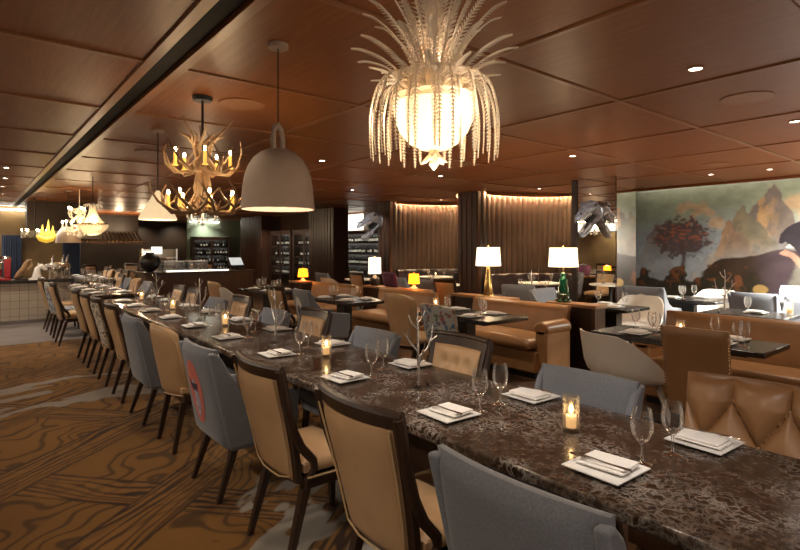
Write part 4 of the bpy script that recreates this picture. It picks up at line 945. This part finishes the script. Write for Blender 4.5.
for i in range(6):
    a = i * PI / 3 + .3; c, s = math.cos(a), math.sin(a); b = random.uniform(.8, 1.15)
    m = MB(); antler(m, [(.03 * c, .03 * s, 1.86), (.045 * c - .03 * s, .045 * s + .03 * c, 2.02), (.03 * c, .03 * s, 2.2), (.06 * c + .03 * s, .06 * s - .03 * c, 2.36), (.12 * c * b, .12 * s * b, 2.46), (.24 * c * b, .24 * s * b, 2.52 + .08 * (i % 2))], .026, [[(.07 * c, .07 * s, 2.38), (.10 * c - .06 * s, .10 * s + .06 * c, 2.45), (.16 * c - .09 * s, .16 * s + .09 * c, 2.47)]]); m.build('antler', M['antler'], t, ang=80)
cd = []
for n, off, z, R in [(7, .1, 1.87, .27), (5, .7, 2.22, .23)]:
    for i in range(n):
        a = off + 2 * PI * i / n; p = (R * math.cos(a), R * math.sin(a), z)
        w = MB().lathe([(.022, -.035), (.026, -.03), (.016, -.02), (.014, -.015), (.014, .075), (.011, .08)], p, 10).build('candle_sleeve', M['candlesleeve'], t); MB().ball((p[0], p[1], p[2] + .10), .0115, 8, 8, (1, 1, 1.9)).build('bulb', M['bulb'], w)
        if i % 2 == 0: point((ac[0] + p[0], ac[1] + p[1], p[2] + .10), 1.5, (1, .72, .42), .03)
# ------------------------------------------------------------------ far hanging lights
def candle_chandelier(x, y, z, R, n, label, m='white', rod=True):
    t = thing('chandelier', label, 'chandelier', (x, y, z))
    for i in range(n):
        a = 2 * PI * i / n + .3; c, s = math.cos(a), math.sin(a)
        MB().tube([(0, 0, .02), (.4 * R * c, .4 * R * s, -.06), (.85 * R * c, .85 * R * s, -.03), (R * c, R * s, .03)], .008, 6).build('arm', M[m], t)
        w = MB().lathe([(.02, .03), (.012, .04), (.012, .14)], (R * c, R * s, 0), 8).build('candle_sleeve', M['white'], t); MB().ball((R * c, R * s, .165), .016, 6, 6, (1, 1, 1.8)).build('bulb', M['bulb'], w)
    MB().lathe([(.008, -.12), (.03, -.08), (.012, -.03), (.03, .03), (.012, .08), (.012, CZ - z)], n=10).build('stem', M[m], t)
    point((x, y, z + .2), 4, WARM, .08)
candle_chandelier(3.0, 8.9, 1.98, .24, 7, 'small white candle chandelier below the antler chandelier')
candle_chandelier(1.30, 16.6, 1.80, .28, 7, 'dark candle chandelier near the bar back wall', 'black')
t = thing('chandelier', 'ornate white-armed chandelier with candle bulbs over the far tables', 'chandelier', (1.85, 13.4, 0))
m = MB().lathe([(.02, 1.72), (.06, 1.76), (.03, 1.82), (.07, 1.90), (.035, 2.0), (.06, 2.1), (.03, 2.2), (.05, 2.3), (.02, 2.38), (.008, 2.42), (.008, CZ)], n=12); m.build('stem', M['crystal'], t)
for z, R, n in [(1.92, .32, 7), (2.22, .22, 5)]:
    for i in range(n):
        a = 2 * PI * i / n + z; c, s = math.cos(a), math.sin(a)
        ar = MB().tube([(.04 * c, .04 * s, z), (.5 * R * c, .5 * R * s, z - .08), (.9 * R * c, .9 * R * s, z - .05), (R * c, R * s, z + .02)], [.018, .015, .014, .012], 6); ar.ball((.7 * R * c, .7 * R * s, z - .12), .025, 6, 6, (1, 1, 1.6)); ar.ball((.4 * R * c, .4 * R * s, z + .06), .03, 6, 6); ar.lathe([(.04, 0), (.015, .02), (.013, .1)], (R * c, R * s, z + .02), 8); ar.build('arm', M['crystal'], t); MB().ball((R * c, R * s, z + .145), .017, 6, 6, (1, 1, 1.8)).build('bulb', M['bulb'], t)
for i in range(6):
    a = i * PI / 3; c, s = math.cos(a), math.sin(a); MB().tube([(.03 * c, .03 * s, 2.28), (.10 * c, .10 * s, 2.36), (.13 * c, .13 * s, 2.32), (.11 * c, .11 * s, 2.28)], .016, 6).build('scroll', M['crystal'], t)
point((1.85, 13.4, 2.05), 14, WARM, .15)
t = thing('chandelier', 'empire crystal chandelier with beaded basket, lit from inside', 'chandelier', (1.73, 11.0, 0))
m = MB()
for k in range(28):
    a = 2 * PI * k / 28; c, s = math.cos(a), math.sin(a)
    for i in range(13):
        q = i / 12; rr = .05 + .15 * q ** 2.2; m.ball((rr * c, rr * s, 2.24 - .30 * q), .012, 5, 4)
m.build('beaded_crown', M['crystal'], t); m = MB()
for k in range(30):
    a = 2 * PI * k / 30; c, s = math.cos(a), math.sin(a)
    for i in range(9): q = i / 8; rr = .235 * math.cos(q * 1.25) + .01; m.ball((rr * c, rr * s, 1.92 - .17 * q), .014, 5, 4)
m.build('beaded_basket', M['crystal'], t)
MB().lathe([(.225, 1.915), (.24, 1.915), (.24, 1.95), (.225, 1.95)], n=32, cap=False).build('band', M['brass'], t); m = MB()
for k in range(8):
    a = k * PI / 4; c, s = math.cos(a), math.sin(a); m.tube([(.03 * c, .03 * s, 2.24), (.09 * c, .09 * s, 2.30), (.14 * c, .14 * s, 2.28), (.15 * c, .15 * s, 2.24)], .01, 6)
m.build('crown_scrolls', M['crystal'], t); MB().tube([(0, 0, 2.22), (0, 0, CZ)], .008, 6).build('rod', M['black'], t); MB().ball((0, 0, 2.02), .05, 10, 8).build('bulb', M['bulb'], t); point((1.73, 11.0, 1.66), 8, WARM, .1)
t = thing('ship_lamp', 'yellow glass ship-shaped hanging lamp over the bar', 'pendant lamp', (1.45, 15.6, 0)); t.scale = (.62, .62, 1)
MB().loft([((-.34, 0, 1.80), .02, .03), ((-.24, 0, 1.74), .10, .07), ((0, 0, 1.71), .15, .09), ((.24, 0, 1.74), .10, .07), ((.34, 0, 1.82), .02, .03)], 12).build('hull', M['gold'], t)
for x, h in ((-.14, .26), (.05, .38), (.2, .24)): MB().prism([(x - .09, 1.82), (x + .09, 1.82), (x + .02, 1.82 + h)], 1, -.012, .012).build('sail', M['gold'], t)
MB().tube([(.05, 0, 2.18), (.05, 0, CZ)], .006, 6).build('rod', M['black'], t)
# ------------------------------------------------------------------ silver dinosaur heads on the piers
def dino(x, y, z, sc, label):
    """local: neck root at origin on the wall, snout towards -X"""
    t = thing('dinosaur_head', label, 'sculpture', (x, y, z)); f = lambda secs: MB().loft([((-a * sc, b * sc, c * sc), w * sc, h * sc) for a, b, c, w, h in secs], 16)
    f([(0, 0, -.02, .17, .20), (.08, 0, .03, .17, .19), (.18, 0, .09, .19, .17), (.30, 0, .085, .17, .135), (.42, 0, .03, .13, .11), (.54, 0, -.05, .105, .085), (.64, 0, -.11, .09, .075), (.72, 0, -.165, .06, .05), (.75, 0, -.19, .02, .02)]).build('skull', M['dino'], t, ang=80)
    f([(.06, 0, -.10, .13, .12), (.16, 0, -.20, .12, .10), (.27, 0, -.33, .10, .06), (.37, 0, -.43, .085, .05), (.47, 0, -.50, .075, .05), (.54, 0, -.53, .055, .045), (.57, 0, -.53, .02, .02)]).build('jaw', M['dino'], t, ang=80)
    f([(.12, 0, -.06, .11, .10), (.24, 0, -.13, .10, .10), (.34, 0, -.17, .07, .06)]).build('mouth', M['dinodark'], t, ang=80)
    for s in (-1, 1):
        up, lo_ = MB(), MB(); A = []; B = []
        for i in range(9):
            q = i / 8; p = Vector((-(.36 + .34 * q), s * (.115 - .06 * q), -.03 - .16 * q)) * sc; A.append(p); up.tube([p, p + Vector((0, 0, -.035 * sc)), p + Vector((.008, 0, -.065 * sc))], [.013 * sc, .010 * sc, .002], 5)
            p = Vector((-(.30 + .24 * q), s * (.075 - .025 * q), -.30 - .18 * q)) * sc; B.append(p); lo_.tube([p, p + Vector((-.02, 0, .03)) * sc, p + Vector((-.03, 0, .06)) * sc], [.011 * sc, .009 * sc, .002], 5)
        up.tube(A, .012 * sc, 6).build('upper_teeth', M['tooth'], t); lo_.tube(B, .012 * sc, 6).build('lower_teeth', M['tooth'], t)
    for s in (-1, 1):
        e = MB().ball(Vector((-.27, s * .155, .145)) * sc, .03 * sc, 10, 8).build('eye', M['dinodark'], t); MB().tube([Vector((-.18, s * .15, .20)) * sc, Vector((-.28, s * .165, .195)) * sc, Vector((-.38, s * .12, .13)) * sc], [.03 * sc, .035 * sc, .02 * sc], 8).build('brow_ridge', M['dino'], t)
        MB().ball(Vector((-.66, s * .06, -.06)) * sc, .022 * sc, 8, 6).build('nostril', M['dinodark'], t)
    MB().lathe([(.20 * sc, 0), (.20 * sc, .02), (.18 * sc, .03)], n=24).build('wall_plate', M['dino'], t).rotation_euler = (0, -PI / 2, 0)
dino(9.005, 5.32, 2.16, .84, 'silver dinosaur head on the mirrored pier beside the mural'); dino(8.975, 11.98, 2.26, 1.0, 'silver dinosaur head on the far column left of the alcoves')
spot((7.4, 5.0, CZ - .03), (8.7, 5.3, 2.0), 30, 40, .6, (.95, .97, 1)); spot((7.4, 11.5, CZ - .03), (8.6, 11.9, 2.1), 55, 40, .6, (.95, .97, 1))
# ------------------------------------------------------------------ bottle bay and wine cabinets
M['shelfled'] = emit('shelf_strip', (1, .93, .82), 16)
bp = proto('wine_bottle'); MB().lathe([(.036, 0), (.038, .01), (.038, .19), (.03, .225), (.014, .25), (.013, .30), (.0155, .302), (.0155, .315)], n=10).build('glass', M['bottle'], bp, ang=50); MB().lathe([(.0386, .06), (.0386, .15)], n=10, cap=False).build('label', M['bottlewhite'], bp)
def rack(name, loc, w, h, d, shelves, label, frame='darkwood', doors=0, back='black', rot=RB):
    """open shelves; local x along the wall, front towards +y"""
    t = thing(name, label, 'cabinet' if doors else 'shelf', loc, rot)
    m = MB().box(-w / 2, w / 2, -d, -d + .02, 0, h); m.build('back_panel', M[back], t)
    for s in (-1, 1): MB().box(s * w / 2 - .03, s * w / 2 + .03, -d, 0, 0, h).build('side_panel', M[frame], t)
    MB().box(-w / 2 - .04, w / 2 + .04, -d, .02, h, h + .06).build('top', M[frame], t)
    for z in shelves: MB().box(-w / 2 + .03, w / 2 - .03, -d + .02, -.03, z - .02, z).box(-w / 2 + .03, w / 2 - .03, -.045, -.03, z - .045, z).build('shelf', M[frame], t)
    for k in range(doors):
        x0 = -w / 2 + .03 + (w - .06) * k / doors; x1 = -w / 2 + .03 + (w - .06) * (k + 1) / doors; f = MB()
        for a, b in ((x0, x0 + .05), (x1 - .05, x1)): f.box(a, b, -.025, .0, .02, h - .01)
        for a, b in ((.02, .1), (h - .09, h - .01)): f.box(x0 + .05, x1 - .05, -.025, 0, a, b)
        dd = f.build('door', M[frame], t); MB().box(x0 + .05, x1 - .05, -.014, -.010, .1, h - .09).build('pane', M['pane'], dd); MB().tube([(x1 - .03, .02, h * .45), (x1 - .03, .02, h * .55)], .008, 6).build('handle', M['steel'], dd)
    c, s = math.cos(rot), math.sin(rot)
    MB().box(-w / 2 + .03, w / 2 - .03, -.045, -.03, h - .085, h).build('top_lip', M[frame], t)
    for z in shelves + (h - .03,):
        if z > h or z > shelves[0] + .1: MB().box(-w / 2 + .06, w / 2 - .06, -.062, -.052, z - .036, z - .024).build('shelf_light', M['shelfled'], t)
    for z in shelves:
        n = int((w - .2) / .13)
        for i in range(n):
            if random.random() < .22: continue
            x = -w / 2 + .13 + i * .13 + random.uniform(-.015, .015); y = -d * .45
            place(bp, (loc[0] + c * x - s * y, loc[1] + s * x + c * y, loc[2] + z + .001), random.uniform(0, 6), 'dark pale-labelled bottle standing in a bottle shelf or cabinet by the columns', 'bottle', 'bottles in the cabinets', random.uniform(.85, .99))
    return t
rack('bottle_shelf', (10.9, 15.2, 0), 6.2, 2.08, .3, (.5, .9, 1.3, 1.7), 'lit bottle shelves beneath the bright cream panel')
rack('wine_cabinet', (9.32, 16.95, 0), 1.7, 2.1, .32, (.5, .85, 1.2, 1.6), 'tall glass-doored wine cabinet nearer the cream lamp', 'darkwood', 2)
rack('wine_cabinet', (9.32, 18.85, 0), 1.7, 2.1, .32, (.5, .85, 1.2, 1.6), 'tall glass-doored wine cabinet nearer the white counter', 'darkwood', 2)
rack('wine_cabinet', (8.6, 24.25, 0), 1.7, 1.95, .3, (.5, .85, 1.2, 1.55), 'dark glass-doored cabinet on the green lit wall', 'darkwood', 2, rot=PI)
for y in (12.7, 14.3, 15.5, 16.6, 17.6): spot((10.2, y, 2.72), (10.85, y, 1.2), 45, 90, .8, (1, .95, .85))
for y in (16.5, 17.4, 18.4, 19.3): spot((8.5, y, 2.74), (9.3, y, 1.3), 60, 80, .8, (1, .95, .85))
spot((8.4, 23.6, 2.74), (8.6, 24.4, 1.3), 60, 90, .8, (1, .95, .85))
# ------------------------------------------------------------------ display counter with glass cases, till and lit pass
t = thing('service_counter', 'dark wood service counter with white lit top edge', 'counter', (3.9, 11.9, 0))
MB().box(-1.15, 1.15, -.35, .4, .08, .96).build('body', M['column'], t, bevel=.006); MB().box(-1.1, 1.1, -.28, .35, 0, .08).build('plinth', M['black'], t); MB().box(-1.2, 1.2, -.4, .42, .96, 1.0).build('countertop', M['darkwood'], t)
MB().box(-.75, .55, -.405, -.35, 1.0, 1.03).build('lit_edge', M['litwhite'], t)
for i, (x, lab) in enumerate([(3.35, 'glass display case with white top on the service counter, nearer the bar'), (3.85, 'glass display case with white top on the service counter, nearer the till')]):
    g = thing('display_case', lab, 'display case', (x, 11.9, 1.002)); MB().box(-.21, .21, -.2, -.19, .0, .2).build('front_pane', M['glass'], g); MB().box(-.21, .21, .19, .2, 0, .2).build('back_pane', M['glass'], g); MB().box(-.2, .2, -.2, .2, .2, .225).build('top', M['white'], g)
    for s in (-1, 1): MB().box(s * .205 - .005, s * .205 + .005, -.19, .19, 0, .2).build('side_pane', M['glass'], g)
g = thing('till', 'point-of-sale till with tilted pale screen on the counter end', 'till', (4.75, 11.85, 1.003), .2); MB().lathe([(.1, 0), (.1, .015), (.03, .03), (.03, .1)], n=14).build('stand', M['black'], g)
sc = MB().obox((0, 0, .18), (.36, .03, .24), (-.6, 0, 0)).build('screen_housing', M['black'], g, bevel=.006); MB().obox((0, -.0145, .190), (.32, .01, .20), (-.6, 0, 0)).build('screen', M['screen'], sc)
t = thing('kitchen_pass', 'bright steel kitchen pass with white lit panels behind the counter', 'kitchen pass', (3.93, 15.0, 0))
MB().box(-.42, .42, .3, .36, 0, 1.47).build('back_panel', M['cream'], t)
for z in (.75, 1.02, 1.22): MB().box(-.42, .42, 0, .3, z, z + .02).build('shelf', M['chrome'], t)
for s in (-1, 1): MB().box(s * .43 - .02, s * .43 + .02, 0, .3, 0, 1.48).build('post', M['chrome'], t)
MB().box(-.38, -.2, .12, .16, 1.25, 1.42).build('lit_panel', M['litwhite'], t); MB().box(-.22, .04, -.05, -.01, 1.34, 1.53).build('lit_sign', M['litwhite'], t); MB().box(.2, .38, .08, .2, 1.04, 1.2).build('carton', M['white'], t)
tag(MB().lathe([(.08, 0), (.2, .12), (.24, .28), (.2, .42), (.09, .5), (.1, .54)], n=20).build('urn', M['black'], None, ang=60), 'round black urn standing before the kitchen pass', 'urn').location = (2.92, 12.72, 0)
bpy.data.objects['urn'].location = (2.92, 11.9, 1.002); bpy.data.objects['urn'].scale = (.88, .88, .75)
# ------------------------------------------------------------------ tiled bar at the far left and the things on it
t = thing('tiled_bar', 'low bar counter faced in cream square tiles with a black top', 'bar counter', (0, 12.9, 0)); MB().box(-2.5, 1.62, -.05, .6, 0, .80).build('tiled_front', M['tile'], t); MB().box(-2.55, 1.68, -.1, .65, .80, .86).build('countertop', M['blackwood'], t, bevel=.006)
MB().box(-2.5, 1.6, -.056, -.05, 0, .07).build('kick_strip', M['greytile'], t)
t = thing('coffee_machine', 'red and chrome mixer machine at the left end of the bar', 'machine', (.46, 13.05, .86)); MB().box(-.05, .16, -.14, .14, 0, .05).build('foot', M['red'], t, bevel=.01); MB().box(.05, .16, -.1, .1, .05, .42).build('column', M['red'], t, bevel=.02)
MB().loft([((-.12, 0, .40), .07, .05), ((0, 0, .41), .09, .07), ((.17, 0, .41), .08, .07)], 14).build('head', M['chrome'], t); MB().lathe([(.05, .06), (.08, .1), (.085, .22)], (-.06, 0, 0), 16).build('bowl', M['chrome'], t)
t = thing('bird_sculpture', 'gilded long-beaked bird sculpture on the bar next to the red machine', 'sculpture', (.81, 13.1, .86)); MB().tube([(-.12, 0, .03), (-.04, 0, .12), (.03, 0, .24), (.06, 0, .33), (.10, 0, .38), (.16, 0, .40)], [.03, .06, .05, .035, .032, .008], 10).build('body', M['antler'], t); MB().lathe([(.11, 0), (.11, .03)], n=16).build('plinth', M['darkwood'], t); MB().tube([(.10, 0, .2), (.16, 0, .27), (.15, 0, .38)], [.03, .022, .006], 8).build('wing', M['antler'], t)
t = thing('horse_bust', 'white horse-head bust on the bar', 'sculpture', (1.05, 12.98, .86)); MB().tube([(0, 0, .0), (.0, 0, .12), (.02, 0, .22), (.07, 0, .27), (.13, 0, .22), (.155, 0, .19)], [.10, .075, .06, .055, .04, .028], 12).build('head', M['white'], t); MB().lathe([(.14, 0), (.13, .03), (.09, .05)], n=16).build('plinth', M['white'], t); [MB().tube([(.03, s * .03, .28), (.02, s * .035, .34)], [.018, .003], 6).build('ear', M['white'], t) for s in (-1, 1)]
jar = proto('glass_jar'); MB().lathe([(.05, 0), (.06, .02), (.06, .14), (.045, .17), (.045, .19)], n=14).build('body', M['candleglass'], jar); MB().lathe([(.048, .19), (.048, .21), (.012, .23), (.012, .25)], n=14).build('lid', M['chrome'], jar)
for i, x in enumerate((1.30, 1.43, 1.565)): place(jar, (x, 12.98 + .05 * (i % 2), .86), 0, 'clear lidded glass jar on the bar, %s from the horse bust' % ORD[i], 'jar', None, 1 + .15 * (i % 2))
t = thing('silver_server', 'ornate silver tureen trolley with upright figures behind the bar end', 'server', (1.45, 13.35, .86)); MB().lathe([(.10, 0), (.05, .03), (.05, .1), (.2, .16), (.24, .24), (.22, .3), (.05, .34)], n=20).build('tureen', M['silver'], t, ang=60)
for x in (-.1, .08, .16): MB().tube([(x, 0, .3), (x, 0, .4), (x + .03, 0, .5)], [.03, .022, .012], 8).build('figure', M['silver'], t)
t = thing('cooking_hood', 'long cream hood hanging over the open kitchen', 'hood', (2.0, 17.9, 0)); MB().box(-.9, 1.0, -.3, .5, 1.78, 1.98).build('fascia', M['cream'], t, bevel=.01); MB().box(-.8, .9, -.2, .4, 1.98, CZ).build('duct', M['darkwall'], t)
for x, lab in ((.75, 'navy striped curtain panel behind the bar figures'), (2.35, 'navy striped curtain panel behind the far chandelier')):
    m = MB(); n = 28; vs = []; fs = []
    for i in range(n + 1): vs += [(x + .5 * i / n, 20.5 + .03 * math.sin(i * 1.8), 0), (x + .5 * i / n, 20.5 + .03 * math.sin(i * 1.8), 1.9)]; fs += [(2 * i - 2, 2 * i, 2 * i + 1, 2 * i - 1)] if i else []
    m.add(vs, fs); o = m.build('curtain', M['navy'], None, ang=80); tag(o, lab, 'curtain'); s_ = o.modifiers.new('thick', 'SOLIDIFY'); s_.thickness = .01
t = thing('awning', 'slatted brass awning with lit slats over the far kitchen', 'awning', (4.2, 22.0, 0))
for i in range(16): MB().tube([(-1.2 + i * .14, 0, 1.75), (-1.1 + i * .14, 1.4, 2.15)], .035, 6).build('slat', M['brass'], t)
MB().box(-1.3, 1.1, -.04, .04, 1.66, 1.73).build('front_rail', M['darkwood'], t); MB().box(-1.2, 1.1, 1.38, 1.48, 2.1, CZ + .02).build('hanger', M['darkwood'], t)
for k in range(3): point((3.4 + .8 * k, 21.4, 2.3), 30, WARM, .1)  # bulbless points added to brighten the brass slats
# round tables out towards the far kitchen
for i, (x, y, lab) in enumerate([(4.1, 13.4, 'round dark table between the counter and the far tables'), (6.2, 18.8, 'round dark table below the brass awning'), (3.7, 19.0, 'round dark table beside the farthest communal table')]):
    round_table(x, y, .55, lab, 'column')
    for k in range(4): a = k * PI / 2 + .6; place(WG, (x + .3 * math.cos(a), y + .3 * math.sin(a), TT), 0, ['first', 'second', 'third', 'fourth'][k] + ' stemmed glass on the ' + lab, 'wine glass'); place(PL, (x + .33 * math.cos(a + .6), y + .33 * math.sin(a + .6), TT), a, ['first', 'second', 'third', 'fourth'][k] + ' white plate on the ' + lab, 'plate')
    for k in range(3): a = (-.4, 1.0, 2.2)[k]; place(CH['framed'], (x + .8 * math.cos(a), y + .8 * math.sin(a), 0), a + PI / 2, ['first', 'second', 'third'][k] + ' tan chair at the ' + lab, 'chair')
for q in list(bpy.data.objects):
    if q.parent is None and q.type == 'EMPTY' and 'category' not in q.keys(): print('UNUSED PROTO', q.name)
